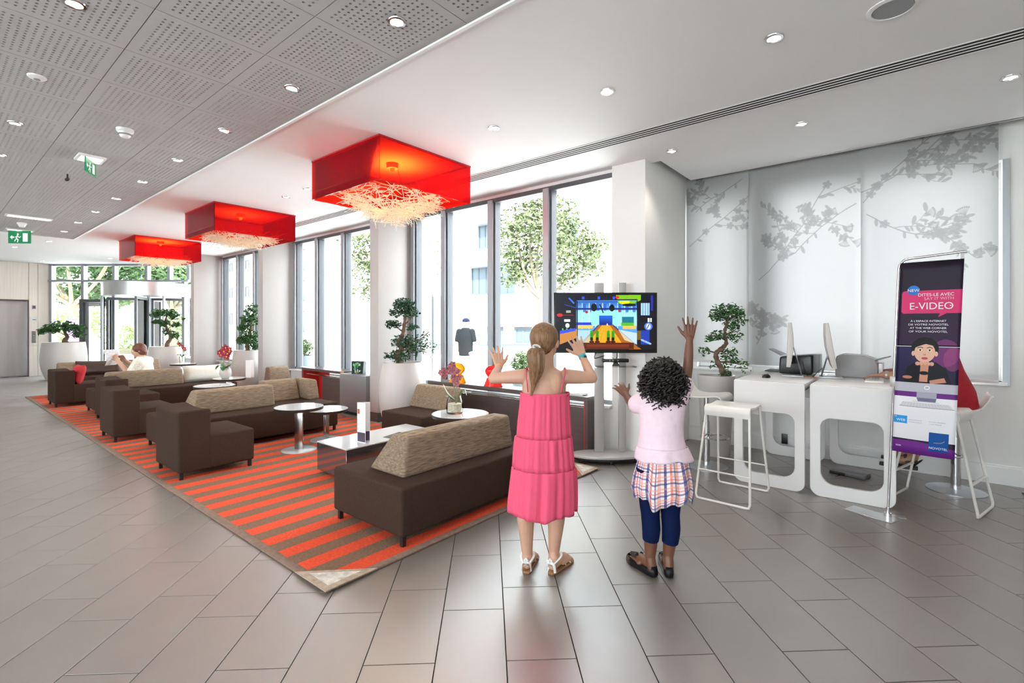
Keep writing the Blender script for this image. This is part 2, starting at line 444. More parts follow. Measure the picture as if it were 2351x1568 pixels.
# ---- outer walls that close the hall
REAR = [(-11.5, -8.9), (-7.9, -5.3), (-4.3, -1.7), (-.7, 1.9)]  # unseen window openings, added so daylight fills the hall from behind
wm = MB(); wm.box(-19.4, 3.2, -5.1, -5.0, 0, .5); wm.box(-19.4, 3.2, -5.1, -5.0, 3.0, ZC+.3)
e_ = [-19.4]+[v for w in REAR for v in w]+[3.2]
for i in range(0, len(e_), 2): wm.box(e_[i], e_[i+1], -5.1, -5.0, .5, 3.0)
wr_ = struct(wm.build('wall_rear', M['white'], smooth=False), 'white rear wall of the hall with unseen tall windows added for fill daylight')
for a, b in REAR:
    q = MB(); q.box(a, a+.06, -5.09, -5.01, .5, 3.0); q.box(b-.06, b, -5.09, -5.01, .5, 3.0); q.box(a+.06, b-.06, -5.09, -5.01, .5, .56); q.box(a+.06, b-.06, -5.09, -5.01, 2.94, 3.0); q.box((a+b)/2-.04, (a+b)/2+.04, -5.09, -5.01, .56, 2.94)
    q.build('window_frame', M['alu'], wr_, smooth=False)
    q = MB(); q.box(a+.06, b-.06, -5.052, -5.046, .56, 2.94); q.build('pane', M['glass'], wr_, smooth=False)
wm = MB(); wm.box(3.1, 3.2, -5.0, 6.2, 0, .4); wm.box(3.1, 3.2, -5.0, 6.2, 3.0, ZC+.3); wm.box(3.1, 3.2, -5.0, -4.6, .4, 3.0); wm.box(3.1, 3.2, -2.4, 6.2, .4, 3.0)
wr_ = struct(wm.build('wall_right', M['white'], smooth=False), 'white end wall of the hall with an unseen tall window added to brighten the ceiling')
for a, b in ((-4.6, -2.4),):  # unseen window, added to throw more daylight onto the near ceiling
    q = MB(); q.box(3.11, 3.19, a, a+.06, .4, 3.0); q.box(3.11, 3.19, b-.06, b, .4, 3.0); q.box(3.11, 3.19, a+.06, b-.06, .4, .46); q.box(3.11, 3.19, a+.06, b-.06, 2.94, 3.0)
    q.build('window_frame', M['alu'], wr_, smooth=False)
    q = MB(); q.box(3.148, 3.154, a+.06, b-.06, .46, 2.94); q.build('pane', M['glass'], wr_, smooth=False)

# ---- window side: bay wall on the right with two blinded windows
YB = 6.08
wb = MB()
wx0, wx1, wx2, wx3, wz0, wz1 = -2.05, -1.47, -1.20, .60, .90, 2.86
wb.box(-2.15, 3.1, YB, YB+.25, 0, wz0); wb.box(-2.15, 3.1, YB, YB+.25, wz1, ZC+.3)
wb.box(-2.15, wx0, YB, YB+.25, wz0, wz1); wb.box(wx1, wx2, YB, YB+.25, wz0, wz1); wb.box(wx3, 3.1, YB, YB+.25, wz0, wz1)
struct(wb.build('wall_back', M['white'], smooth=False), 'white wall behind the computer desks')
wj = MB(); wj.box(-2.53, -2.15, YG-.06, YB+.25, 0, ZC+.3)
struct(wj.build('wall_bay', M['white'], smooth=False), 'white pier between the lounge windows and the desk bay')
sk = MB(); sk.box(-2.05, 3.1, 5.80, 5.84, ZC-.0, ZC+.3)
struct(sk.build('trim_3', M['ceil'], smooth=False), 'edge of the blind pocket in the ceiling')
bb = MB(); bb.box(-2.15, 3.1, YB-.018, YB, 0, .15); bb.box(-2.15,3.1,YB-.012,YB,.15,.165)
struct(bb.build('baseboard_back', M['whitelac'], smooth=False), 'tall white baseboard behind the desks')
for n, (a, b) in enumerate(((wx0, wx1), (wx2, wx3))):
    w = sroot('window_%d' % (n+1)); w['label'] = ('narrow white window behind the first blind', 'wide white window behind the long blinds')[n]
    fr = MB(); t = .05
    fr.box(a, a+t, YB+.1, YB+.17, wz0, wz1); fr.box(b-t, b, YB+.1, YB+.17, wz0, wz1)
    fr.box(a+t, b-t, YB+.1, YB+.17, wz0, wz0+t); fr.box(a+t, b-t, YB+.1, YB+.17, wz1-t, wz1)
    if n == 1: fr.box(-.33, -.27, YB+.1, YB+.17, wz0+t, wz1-t)
    fr.build('window_frame', M['whitelac'], w, smooth=False)
    sl = MB(); sl.box(a-.03, b+.03, YB-.03, YB+.1, wz0-.03, wz0); sl.build('window_sill', M['whitelac'], w, smooth=False)
    g = MB(); g.box(a+t, b-t, YB+.13, YB+.136, wz0+t, wz1-t); g.build('pane', M['glass'], w, smooth=False)
    rv = MB(); rv.box(b+.0, b+.045, YB-.02, YB, wz0-.03, wz1); rv.box(a-.045, a, YB-.02, YB, wz0-.03, wz1); rv.build('architrave', M['alu' if n else 'whitelac'], w, smooth=False)

# ---- lounge facade: piers, parapet, mullions, glass
PIL = [-5.98, -9.68, -13.36]
for i, x in enumerate(PIL):
    m_ = MB(); m_.box(x-.21, x, 4.24, YG+.1, .13, ZC+.05)
    p = struct(m_.build('pillar', M['pillar'], bevel=.012, seg=2), 'cream plaster fin pillar between lounge windows')
    k = MB(); k.box(x-.218, x+.008, 4.232, YG+.1, 0, .13); k.build('plinth', M['wenge'], p, smooth=False)
par = MB(); par.box(-15.75, -2.53, YG-.06, YG+.2, 0, .50)
struct(par.build('wall_front', M['white'], smooth=False), 'low parapet wall below the lounge windows')
sil = MB(); sil.box(-15.75, -2.53, YG-.12, YG+.05, .50, .535)
struct(sil.build('trim_1', M['whitelac'], bevel=.005), 'white sill board along the lounge windows')
hd = MB(); hd.box(-15.75, -2.53, YG+.02, YG+.2, 3.02, ZC+.3)
struct(hd.build('trim_2', M['ceil'], smooth=False), 'head beam over the lounge windows')
bays = [(-5.98, -2.53, [-5.93, -5.24, -4.33, -3.43], 3), (-9.68, -6.19, [-9.60, -8.76, -7.86, -6.95, -6.27], 4), (-13.36, -9.89, [-13.25, -12.35, -11.45, -10.55, -9.96], 5)]
for a, b, ms, n in bays:
    w = sroot('window_%d' % n); w['label'] = 'tall aluminium lounge window, bay %s' % {3:'beside the television', 4:'behind the middle pillars', 5:'nearest the entrance'}[n]
    for x in ms:
        q = MB(); q.box(x-.045, x+.045, YG-.04, YG+.13, .535, 3.05); q.build('mullion', M['alu'], w, bevel=.006, seg=1)
        q = MB(); q.box(x+.046, x+.07, YG-.005, YG+.10, .535, 3.05); q.build('gasket', M['dalu'], w, smooth=False)
    q = MB(); q.box(a, b, YG-.02, YG+.08, 3.015, 3.07); q.build('head_rail', M['dalu'], w, smooth=False)
    q = MB(); q.box(a, b, YG-.02, YG+.08, .535, .58); q.build('bottom_rail', M['alu'], w, smooth=False)
    es = [a]+ms+[b]
    for u, v in zip(es[:-1], es[1:]):
        if v-u < .12: continue
        q = MB(); q.box(u+.02, v-.02, YG+.05, YG+.056, .58, 3.015); q.build('pane', M['glass'], w, smooth=False)

# ---- blinds with a printed branch pattern
def branches(cv, x0, y0, ang, ln, g, r, depth=0):
    pts = [(x0, y0)]; a = ang; x, y = x0, y0; st = ln/8
    for i in range(8):
        a += r.uniform(-.16, .16)+.05*(1 if depth % 2 else -1); x += st*math.cos(a); y += st*math.sin(a); pts.append((x, y))
        if depth < 2 and i in (2, 4, 6): branches(cv, x, y, a+r.choice((-1, 1))*r.uniform(.5, 1.0), ln*r.uniform(.35, .55), g, r, depth+1)
        k = r.random()
        la = a+r.choice((-1, 1))*r.uniform(.6, 1.2); s = r.uniform(7, 15)
        if k < .55: cv.ell(x+s*math.cos(la), y+s*math.sin(la), s, s*.38, g, .8, la)
        elif k < .68:
            for t in range(5): cv.ell(x+8*math.cos(t*1.257), y+8*math.sin(t*1.257), 6.5, 5, g, .75, t*1.257)
        elif k < .74:
            for t in range(7): aa = la-.6+t*.2; cv.line(x, y, x+22*math.cos(aa), y+22*math.sin(aa), 1.6, g, .8); cv.ell(x+24*math.cos(aa), y+24*math.sin(aa), 2.6, 2.6, g, .8)
    cv.path(pts, 3.2-depth*.8, g, .9)
def blind(name, x0, x1, y, seed, seeds, lab, z0=.955, z1=3.34):
    w = int((x1-x0)*330); h = int((z1-z0)*330); cv = Canvas(w, h, (.66, .66, .66)); r = random.Random(seed)
    for (fx, fy, a, l) in seeds: branches(cv, fx*w, fy*h, a, l*330, (.53, .53, .53), r)
    im = bpy.data.images.new(name, w, h); px = np.ones((h, w, 4), np.float32); px[..., :3] = cv.a[::-1]; im.pixels.foreach_set(px.ravel()); im.pack()
    m = bpy.data.materials.new(name+'_cloth'); m.use_nodes = True; nt = m.node_tree; nt.nodes.clear()
    t = nt.nodes.new('ShaderNodeTexImage'); t.image = im
    tl = nt.nodes.new('ShaderNodeBsdfTranslucent'); df = nt.nodes.new('ShaderNodeBsdfDiffuse'); tr_ = nt.nodes.new('ShaderNodeBsdfTransparent')
    for n_ in (tl, df, tr_): nt.links.new(t.outputs[0], n_.inputs[0])
    a = nt.nodes.new('ShaderNodeMixShader'); a.inputs[0].default_value = .79; b = nt.nodes.new('ShaderNodeMixShader'); b.inputs[0].default_value = .012
    nt.links.new(tl.outputs[0], a.inputs[1]); nt.links.new(df.outputs[0], a.inputs[2]); nt.links.new(a.outputs[0], b.inputs[1]); nt.links.new(tr_.outputs[0], b.inputs[2])
    o_ = nt.nodes.new('ShaderNodeOutputMaterial'); nt.links.new(b.outputs[0], o_.inputs[0])
    rt_ = thing('panel_blind', lab, 'blind', ((x0+x1)/2, y, 0), 0, 'printed panel blinds over the desk windows')
    hw = (x1-x0)/2
    uvgrid('cloth', lambda u, v: (-hw+2*hw*u, .006*math.sin(u*9+seed), z0+(z1-z0)*v), 24, 6, m, rt_)
    q = MB(); q.box(-hw, hw, -.008, .008, z0-.022, z0+.004); q.build('weight_bar', M['whitelac'], rt_, bevel=.003)
    q = MB(); q.box(-hw, hw, -.012, .012, z1, z1+.03); q.build('top_rail', M['alu'], rt_, smooth=False)
blind('blind_a', -2.14, -1.44, 5.95, 3, [(.05, .42, -.55, 1.0), (.9, .12, 2.6, .6)], 'narrow printed panel blind, nearest the corner pier', z0=.985)
blind('blind_b', -1.47, -.40, 5.985, 5, [(.12, .60, -.75, 1.15), (.95, .30, 2.6, .7), (.1, .9, -1.2, .35)], 'printed panel blind in the middle, behind the computers', z0=.955)
blind('blind_c', -.41, .565, 5.95, 11, [(-.02, .26, -.25, 1.15), (.02, .30, -1.0, .75), (.05, .35, .7, .7)], 'widest printed panel blind, behind the purple banner', z0=.92)

# ---- entrance: diagonal glass front, lift wall
EA = Vector((-18.79, 2.43, 0)); EL = (Vector((-15.75, 4.92, 0))-EA).length; EANG = math.atan2(4.92-2.43, 3.04)
ent = sroot('window_6'); ent['label'] = 'diagonal glass entrance front with transom panes'
ent.location = EA; ent.rotation_euler = (0, 0, EANG)
def ebox(name, m_, x0, x1, y0, y1, z0, z1, **k):
    q = MB(); q.box(x0, x1, y0, y1, z0, z1); return q.build(name, m_, ent, smooth=False, **k)
ZT = 2.62
exs = [0.03, .93, 1.80, 2.72, 3.35, EL-.03]
for x in exs:
    ebox('mullion', M['alu'], x-.04, x+.04, -.06, .08, ZT+.05, 3.12)
for x in (0.03, .93, 1.80): ebox('mullion', M['alu'], x-.04, x+.04, -.06, .08, 0, ZT-.0)
ebox('mullion', M['alu'], 3.72, 3.80, -.06, .08, 0, ZT)
ebox('transom', M['alu'], 0, EL, -.10, .1, ZT, ZT+.055)
ebox('head_rail', M['alu'], 0, EL, -.03, .05, 3.07, 3.12)
for u, v in zip(exs[:-1], exs[1:]): ebox('pane', M['glass'], u+.03, v-.03, .0, .006, ZT+.05, 3.08)
ebox('pane', M['glass'], .07, .89, 0, .006, .05, ZT)
ebox('pane', M['glass'], .97, 1.76, 0, .006, 2.13, ZT)
# swing door
dr = sroot('door_1'); dr['label'] = 'single glass swing door beside the revolving door'; dr.location = EA; dr.rotation_euler = (0, 0, EANG)
q = MB(); q.box(.90, .99, -.12, .10, 0, 2.13); q.box(1.72, 1.80, -.12, .10, 0, 2.13); q.box(.99, 1.72, -.12, .1, 2.05, 2.13); q.build('door_frame', M['dalu'], dr, smooth=False)
q = MB(); q.box(.99, 1.10, -.04, .04, .02, 2.04); q.box(1.62, 1.72, -.04, .04, .02, 2.04); q.box(1.10, 1.62, -.04, .04, 1.94, 2.04); q.box(1.10, 1.62, -.04, .04, .02, .14); q.build('door_leaf', M['alu'], dr, smooth=False)
q = MB(); q.box(1.10, 1.62, -.004, .004, .14, 1.94); q.build('pane', M['glass'], dr, smooth=False)
q = MB(); q.box(1.15, 1.45, -.10, -.04, 1.96, 2.02); q.build('door_closer', M['steel'], dr, smooth=False)
# revolving door
rd = sroot('door_2'); rd['label'] = 'round glass revolving door with a grey drum canopy'
rc = EA+Vector((math.cos(EANG), math.sin(EANG), 0))*2.76; rd.location = rc; rd.rotation_euler = (0, 0, EANG)
RR = 1.02
q = MB(); q.lathe([(RR, 2.20), (RR+.02, 2.20), (RR+.02, 2.56), (.01, 2.56), (.01, 2.20)], 48); q.build('canopy', M['steel'], rd)
def arc(a0, a1, r, z0, z1, th, n=14):
    mb = MB(); ps = [a0+(a1-a0)*i/n for i in range(n+1)]
    mb.prism([(r*math.cos(R(a)), r*math.sin(R(a))) for a in ps]+[((r-th)*math.cos(R(a)), (r-th)*math.sin(R(a))) for a in ps[::-1]], z0, z1); return mb
for a0, a1 in ((145, 215), (-35, 35)):
    arc(a0, a1, RR, .10, 2.18, .008).build('curved_pane', M['glass'], rd, fix=True)
    arc(a0, a1, RR+.01, 0, .10, .03).build('curb', M['alu'], rd, fix=True)
    for a in (a0, a1):
        x, y = RR*math.cos(R(a)), RR*math.sin(R(a)); q = MB(); q.cyl((x,y,0),(x,y,2.2),.035,n=10); q.build('post', M['alu'], rd)
for a in (20, 110, 200, 290):
    c_, s_ = math.cos(R(a)), math.sin(R(a)); lf = bpy.data.objects.new('wing', None); COL.objects.link(lf); lf.parent = rd; lf.rotation_euler = (0, 0, R(a))
    q = MB(); q.box(.06, .12, -.025, .025, .04, 2.17); q.box(.92, .98, -.025, .025, .04, 2.17); q.box(.12, .92, -.025, .025, 2.10, 2.17); q.box(.12, .92, -.025, .025, .04, .14); q.build('wing_frame', M['dalu'], lf, smooth=False)
    q = MB(); q.box(.12, .92, -.004, .004, .14, 2.10); q.build('pane', M['glass'], lf, smooth=False)
q = MB(); q.cyl((0,0,0),(0,0,2.2),.05); q.build('shaft', M['alu'], rd)
# lift wall with veneer panels
wl = MB(); XW = -18.79
wl.box(XW-.5, XW-.03, 1.98, 2.43, 0, ZC+.3); wl.box(XW-.5, XW-.03, -5, .72, 0, ZC+.3); wl.box(XW-.5, XW-.03, .72, 1.98, 2.10, ZC+.3); wl.box(XW-.6,XW-.5,.6,2.1,0,2.2)
wleft = struct(wl.build('wall_left', M['white'], smooth=False), 'veneered wall around the lift')
for y0, y1, z0, z1 in ((1.985,2.16,.0,.84),(1.985,2.16,.85,3.12),(2.165,2.43,0,.84),(2.165,2.43,.85,3.12),(.72,1.36,2.105,3.12),(1.365,1.975,2.105,3.12),(.1,.715,0,3.12)):
    q = MB(); q.box(XW-.03, XW, y0+.002, y1-.002, z0, z1-.004); q.build('panel', M['wood'], wleft, smooth=False)
lf = sroot('door_3'); lf['label'] = 'brushed steel lift doors in a deep jamb'
q = MB(); q.box(XW-.32, XW+.004, 1.955, 1.985, 0, 2.10); q.box(XW-.32, XW+.004, .715, .745, 0, 2.10); q.box(XW-.32, XW+.004, .745, 1.955, 2.07, 2.10); q.build('jamb', mat('bronze_jamb', (.16,.14,.13), .35, metal=.8), lf, smooth=False)
for y0, y1 in ((.745, 1.348), (1.352, 1.955)):
    q = MB(); q.box(XW-.32, XW-.28, y0, y1, 0, 2.07); q.build('door_leaf', M['steel'], lf, smooth=False)

# small wall fittings beside the lift
t = thing('lift_indicator', 'small dark lift indicator high beside the lift jamb', 'indicator', (XW, 2.085, 1.86)); q = MB(); q.box(0,.02,-.035,.035,0,.09); q.build('plate', M['grey'], t, bevel=.004); q = MB(); q.box(.02,.022,-.02,.02,.03,.06); q.build('display', M['black'], t, smooth=False)
t = thing('wall_sign', 'square white sign beside the lift', 'sign', (XW, 2.09, 1.48)); q = MB(); q.box(0,.008,-.075,.075,0,.15); q.build('plate', M['whitelac'], t, smooth=False); q = MB(); q.box(.008,.009,-.035,.035,.07,.085); q.build('printed_bar', M['blackm'], t, smooth=False)
t = thing('call_panel', 'tall steel lift call panel beside the lift', 'panel', (XW, 2.08, .92)); q = MB(); q.box(0,.015,-.04,.04,0,.32); q.build('plate', M['grey'], t, bevel=.003)
for z in (.12,.2): q = MB(); q.cyl((.015,0,z),(.022,0,z),.016,n=14); q.build('button', M['chrome'], t)
# ================================================================== CEILING FITTINGS
lamp_em = emis('downlight_glow', (1, .90, .76), 14)
def downlight(x, y, label, warm=True, watt=None, r=.045, aim=True):
    t = thing('downlight', label, 'downlight', (x, y, ZC), 0, 'recessed ceiling downlights')
    q = MB(); q.lathe([(r*.78, -.002), (r*.82, -.008), (r*1.12, -.007), (r*1.2, -.001), (r*1.2, .002), (r*.78, .002)], 24, close=False); q.build('trim_ring', M['chrome'], t)
    q = MB(); q.lathe([(.001, -.004), (r*.8, -.003), (r*.8, .004), (.001, .004)], 20); q.build('bulb', lamp_em, t)
    l = bpy.data.lights.new('downlight_beam', 'SPOT'); l.energy = watt or DOWNLIGHT_W; l.color = (1, .92, .83); l.spot_size = R(110); l.spot_blend = .7; l.shadow_soft_size = .04
    o = bpy.data.objects.new('downlight_beam', l); COL.objects.link(o); o.parent = t; o.location = (0, 0, -.02)
ORD = ['first', 'second', 'third', 'fourth', 'fifth', 'sixth', 'seventh', 'eighth', 'ninth']
for k in range(9):
    downlight(-2.264-1.22*k, 1.73, 'round recessed spot by the perforated ceiling edge, %s of its row from the near end' % ORD[k])
for k, i in enumerate((0, 2, 3)):
    downlight(-3.468-1.22*i, .54, 'round recessed spot in the outer perforated boards, %s counted from the top edge' % ORD[k])
for x, y, lab in ((-.649, 3.26, 'white recessed downlight nearest the round ceiling speaker'), (-1.741, 3.23, 'white recessed downlight between the speaker one and the red lamp'),
                  (-2.831, 3.20, 'white recessed downlight beside the nearest red box lamp'), (.516, 4.82, 'white recessed downlight over the desk bay, nearest the end wall'),
                  (-.744, 4.80, 'white recessed downlight over the desk bay, above the computers'), (-1.85, 4.74, 'small downlight at the corner of the blind pocket'),
                  (-6.50, 3.15, 'downlight between the near and the middle red lamps, farther one'), (-5.90, 3.13, 'downlight between the near and the middle red lamps, closer one'),
                  (-15.26, 1.38, 'tiny downlight over the lift lobby, left of the pair'), (-13.69, 1.736, 'tiny downlight past the end of the perforated boards'),
                  (-18.0, 2.14, 'farthest downlight, beside the veneered lift wall'), (-15.95, 3.17, 'tiny downlight in front of the revolving door'), (-11.9, 4.30, 'tiny downlight by the pillar nearest the entrance')):
    downlight(x, y, lab)
# added fill lights without fittings, under the ceiling behind the lens
for i in range(4):
    l = bpy.data.lights.new('rear_fill_light', 'AREA'); l.shape = 'RECTANGLE'; l.size = 2.4; l.size_y = 1.2; l.energy = FILL_W; l.color = (.97, .98, 1)
    o = bpy.data.objects.new('rear_fill_light', l); COL.objects.link(o); o.location = (1.6-4.2*i, -2.4, ZC-.02)

def disc_thing(name, label, cat, x, y, prof, m, part='housing', extra=None):
    t = thing(name, label, cat, (x, y, ZC)); q = MB(); q.lathe(prof, 28); q.build(part, m, t)
    if extra: q = MB(); q.lathe(extra[0], 28); q.build(extra[1], extra[2], t)
    return t
sp_w = mat('fitting_white', (.82,.82,.82), .35)
disc_thing('ceiling_speaker', 'large round ceiling speaker with a grey grille', 'speaker', -.09, 3.36, [(.118,.002),(.118,-.006),(.095,-.010),(.092,.002)], sp_w, 'rim', ([(.001,-.005),(.09,-.007),(.092,.0),(.001,.0)], 'grille', mat('speaker_grille', (.34,.35,.36), .6, bump=.5, bscale=400)))
disc_thing('smoke_detector', 'white smoke detector above the exit light in the perforated boards', 'detector', -5.353, 1.169, [(.001,-.075),(.030,-.072),(.045,-.05),(.05,-.03),(.062,-.022),(.064,0),(.001,0)], sp_w, 'housing', ([(.03,-.058),(.053,-.05),(.053,-.044),(.03,-.04)], 'vent_ring', mat('vent_grey', (.3,.3,.3), .6)))
disc_thing('smoke_detector', 'small white smoke detector beside the far exit sign', 'detector', -11.592, 1.138, [(.001,-.075),(.030,-.072),(.045,-.05),(.05,-.03),(.062,-.022),(.064,0),(.001,0)], sp_w, 'housing')
disc_thing('motion_detector', 'flat white disc sensor in the outer perforated boards', 'detector', -4.689, .535, [(.001,-.02),(.035,-.018),(.05,-.008),(.052,0),(.001,0)], sp_w, 'housing', ([(.001,-.026),(.018,-.022),(.018,-.017),(.001,-.017)], 'lens', mat('vent_grey', (.3,.3,.3), .6)))
t = thing('ceiling_camera', 'little dark camera hanging below the perforated boards', 'camera', (-7.448, 1.10, ZC))
q = MB(); q.cyl((0,0,0),(0,0,-.05),.008); q.build('stem', M['black'], t); q = MB(); q.sph((0,0,-.06),(.05,.022,.02)); q.build('body', M['black'], t)
# emergency lights with green signs
def exit_canvas(flip=False):
    c = Canvas(300, 150, (.02, .45, .26)); wv = (.95, .97, .95)
    c.rect(196, 26, 262, 128, wv); c.ell(128, 40, 13, 13, wv); c.path([(122,56),(108,92),(132,104),(124,132)], 13, wv); c.path([(108,92),(86,120)], 12, wv); c.path([(122,60),(150,78),(166,66)], 9, wv); c.path([(120,62),(94,74)], 9, wv)
    c.poly([(22,75),(52,48),(52,66),(78,66),(78,84),(52,84),(52,102)], wv)
    return c
exit_m = picture('exit_pictogram', exit_canvas(), .4, .8)
def exit_light(x, y, label, w, d, blade_ang, bw=.26, bh=.14):
    t = thing('exit_light', label, 'exit sign', (x, y, ZC))
    q = MB(); q.box(-w/2, w/2, -d/2, d/2, -.022, 0); q.build('housing', sp_w, t, bevel=.006)
    q = MB(); q.box(-w/2+.03, w/2-.03, -d/2+.025, d/2-.025, -.026, -.021); q.build('lens', emis('exit_lens', (1,.97,.9), 3.0), t, smooth=False)
    q = MB(); q.box(-bw/2, bw/2, -.004, .004, -.03-bh, -.024); bl = q.build('sign_blade', mat('sign_green', (.01,.30,.13), .3), t, rot=(0,0,blade_ang), smooth=False)
    for s in (-1, 1):
        uvgrid('pictogram', lambda u, v, s=s: (s*(u-.5)*bw*.98, -s*.0052, -.03-bh+bh*v), 1, 1, exit_m, bl)
exit_light(-6.53, 1.14, 'square exit light with a green blade seen edge on', .26, .22, R(152))
exit_light(-12.40, 1.19, 'green running man exit sign at the far end of the perforated boards', .12, .36, YAW+R(4), .38, .22)
t = thing('strip_light', 'long recessed strip light before the far exit sign', 'light', (-10.87, 1.15, ZC))
q = MB(); q.box(-.10, .10, -.27, .27, -.012, 0); q.build('housing', sp_w, t, bevel=.004); q = MB(); q.box(-.07, .07, -.24, .24, -.016, -.011); q.build('lens', emis('exit_lens', (1,.97,.9), 3.0), t, smooth=False)
# linear slot diffuser
t = thing('slot_diffuser', 'long black slotted air diffuser running along the white ceiling', 'diffuser', (-3.0, 4.14, ZC))
q = MB(); q.box(-6.2, 6.0, -.085, .085, -.003, 0); q.build('backing', M['plenum'], t, smooth=False)
for i in range(5):
    y = -.085+.0425*i; q = MB(); q.box(-6.2, 6.0, y-.006, y+.006, -.005, -.002); q.build('blade', M['ceil'], t, smooth=False)
# red box lamps
acr = sheet('red_acrylic', (.93,.17,.07), .16, .04, diff=(.92,.022,.06), dfac=.20)
twigm = mat('peeled_twig', (.84,.77,.62), .6)
rimm = mat('red_rim', (.42,.01,.015), .4)
def boxlamp(cx, cy, w, label, zb, drop, seed, watts):
    t = thing('box_lamp', label, 'ceiling lamp', (cx, cy, ZC), 0, 'red acrylic box lamps with twig nests')
    h = w/2; H_ = ZC-zb; th = .008
    for n, (x0, x1, y0, y1) in enumerate(((-h, h, -h, -h+th), (-h, h, h-th, h), (-h, -h+th, -h+th, h-th), (h-th, h, -h+th, h-th))):
        q = MB(); q.box(x0, x1, y0, y1, -H_, -.012); q.build('side_panel', acr, t, smooth=False)
    q = MB()
    for x0, x1, y0, y1 in ((-h-.004, h+.004, -h-.004, -h+.022), (-h-.004, h+.004, h-.022, h+.004), (-h-.004, -h+.022, -h+.022, h-.022), (h-.022, h+.004, -h+.022, h-.022)): q.box(x0, x1, y0, y1, -.014, 0)
    q.build('top_frame', rimm, t, smooth=False)
    q = MB(); q.cyl((0,0,-.001),(0,0,-.05),.06,n=20); q.build('lamp_holder', sp_w, t)
    q = MB(); q.sph((0,0,-.065),.024); q.build('bulb', emis('warm_bulb', (1,.62,.25), 9), t)
    l = bpy.data.lights.new('lamp_light', 'SPOT'); l.energy = watts; l.color = (1,.70,.36); l.shadow_soft_size = .05; l.spot_size = R(118); l.spot_blend = .9
    o = bpy.data.objects.new('lamp_light', l); COL.objects.link(o); o.parent = t; o.location = (0,0,-.39); o.rotation_euler = (PI,0,0)
    r = random.Random(seed); tw = MB(); R0 = w*.42
    for i in range(400):
        a = r.uniform(0, 2*PI); rad = R0*math.sqrt(r.random()); k = rad/R0
        z = -H_+.01-drop*(1-k*k)**.8*r.uniform(.55, 1.0)+.05*k
        p = Vector((rad*math.cos(a), rad*math.sin(a), z)); d = Vector((r.uniform(-1,1), r.uniform(-1,1), r.uniform(-.35,.35))).normalized(); b = Vector((r.uniform(-1,1), r.uniform(-1,1), r.uniform(-1,1)))*.05
        L = r.uniform(.09, .19); pts = [p-d*L+b*.6, p-d*L*.35-b*.2, p+d*L*.35-b*.35, p+d*L+b*.5]
        pts = [Vector((max(-h+.03,min(h-.03,v.x)), max(-h+.03,min(h-.03,v.y)), v.z)) for v in pts]
        tw.tube(pts, [.003, .0046, .0042, .002], 4)
    tw.build('twig_nest', twigm, t, kind='stuff')
boxlamp(-4.295, 3.225, 1.17, 'largest red box lamp with a hanging twig nest, nearest the viewer', 2.715, .24, 1, 150)
boxlamp(-8.06, 3.20, 1.15, 'middle one of the three red box lamps', 2.72, .12, 2, 16)
boxlamp(-11.97, 3.20, 1.12, 'farthest red box lamp, before the entrance', 2.72, .10, 3, 90)
# ================================================================== LOUNGE
rug = thing('striped_rug', 'long red and taupe striped rug under the lounge seats', 'rug', (0, 0, 0))
rm = bpy.data.materials.new('rug_stripes'); rm.use_nodes = True; nt = rm.node_tree; b = nt.nodes['Principled BSDF']; b.inputs['Roughness'].default_value = .95; b.inputs['Specular IOR Level'].default_value = .1
tc = nt.nodes.new('ShaderNodeTexCoord'); sx = nt.nodes.new('ShaderNodeSeparateXYZ'); nt.links.new(tc.outputs['Object'], sx.inputs[0])
def mth(op, a, b_=None):
    n = nt.nodes.new('ShaderNodeMath'); n.operation = op
    if hasattr(a, 'links'): nt.links.new(a, n.inputs[0])
    else: n.inputs[0].default_value = a
    if b_ is not None:
        if hasattr(b_, 'links'): nt.links.new(b_, n.inputs[1])
        else: n.inputs[1].default_value = b_
    return n.outputs[0]
RUG_PHASE = .02
fr = mth('FRACT', mth('DIVIDE', mth('ADD', sx.outputs[0], 30+RUG_PHASE), .239)); st = mth('LESS_THAN', fr, .5)
nz = nt.nodes.new('ShaderNodeTexNoise'); nz.inputs['Scale'].default_value = 60; nz.inputs['Detail'].default_value = 6; nt.links.new(tc.outputs['Object'], nz.inputs['Vector'])
mx = nt.nodes.new('ShaderNodeMix'); mx.data_type = 'RGBA'; nt.links.new(st, mx.inputs['Factor'])
mx.inputs['A'].default_value = (.20,.125,.085,1); mx.inputs['B'].default_value = (.68,.085,.038,1)
vm = nt.nodes.new('ShaderNodeVectorMath'); vm.operation = 'SCALE'; nt.links.new(mx.outputs['Result'], vm.inputs[0]); nt.links.new(mth('ADD', mth('MULTIPLY', nz.outputs[0], .7), .65), vm.inputs['Scale']); nt.links.new(vm.outputs[0], b.inputs['Base Color'])
bp = nt.nodes.new('ShaderNodeBump'); bp.inputs['Strength'].default_value = .5; bp.inputs['Distance'].default_value = .006; nt.links.new(nz.outputs[0], bp.inputs['Height']); nt.links.new(bp.outputs[0], b.inputs['Normal'])
q = MB(); q.box(RUG[0]+.05, RUG[1]-.05, RUG[2]+.05, RUG[3]-.05, .001, .0155); q.build('pile', rm, rug, smooth=False)
bord = mat('rug_binding', (.21,.135,.10), .85, noise=.15, nscale=40, bump=.3, bscale=200)
for x0, x1, y0, y1 in ((RUG[0], RUG[1], RUG[2], RUG[2]+.055), (RUG[0], RUG[1], RUG[3]-.055, RUG[3]), (RUG[0], RUG[0]+.055, RUG[2]+.055, RUG[3]-.055), (RUG[1]-.055, RUG[1], RUG[2]+.055, RUG[3]-.055)):
    q = MB(); q.box(x0, x1, y0, y1, .0005, .0158); q.build('binding', bord, rug, bevel=.006, seg=2)
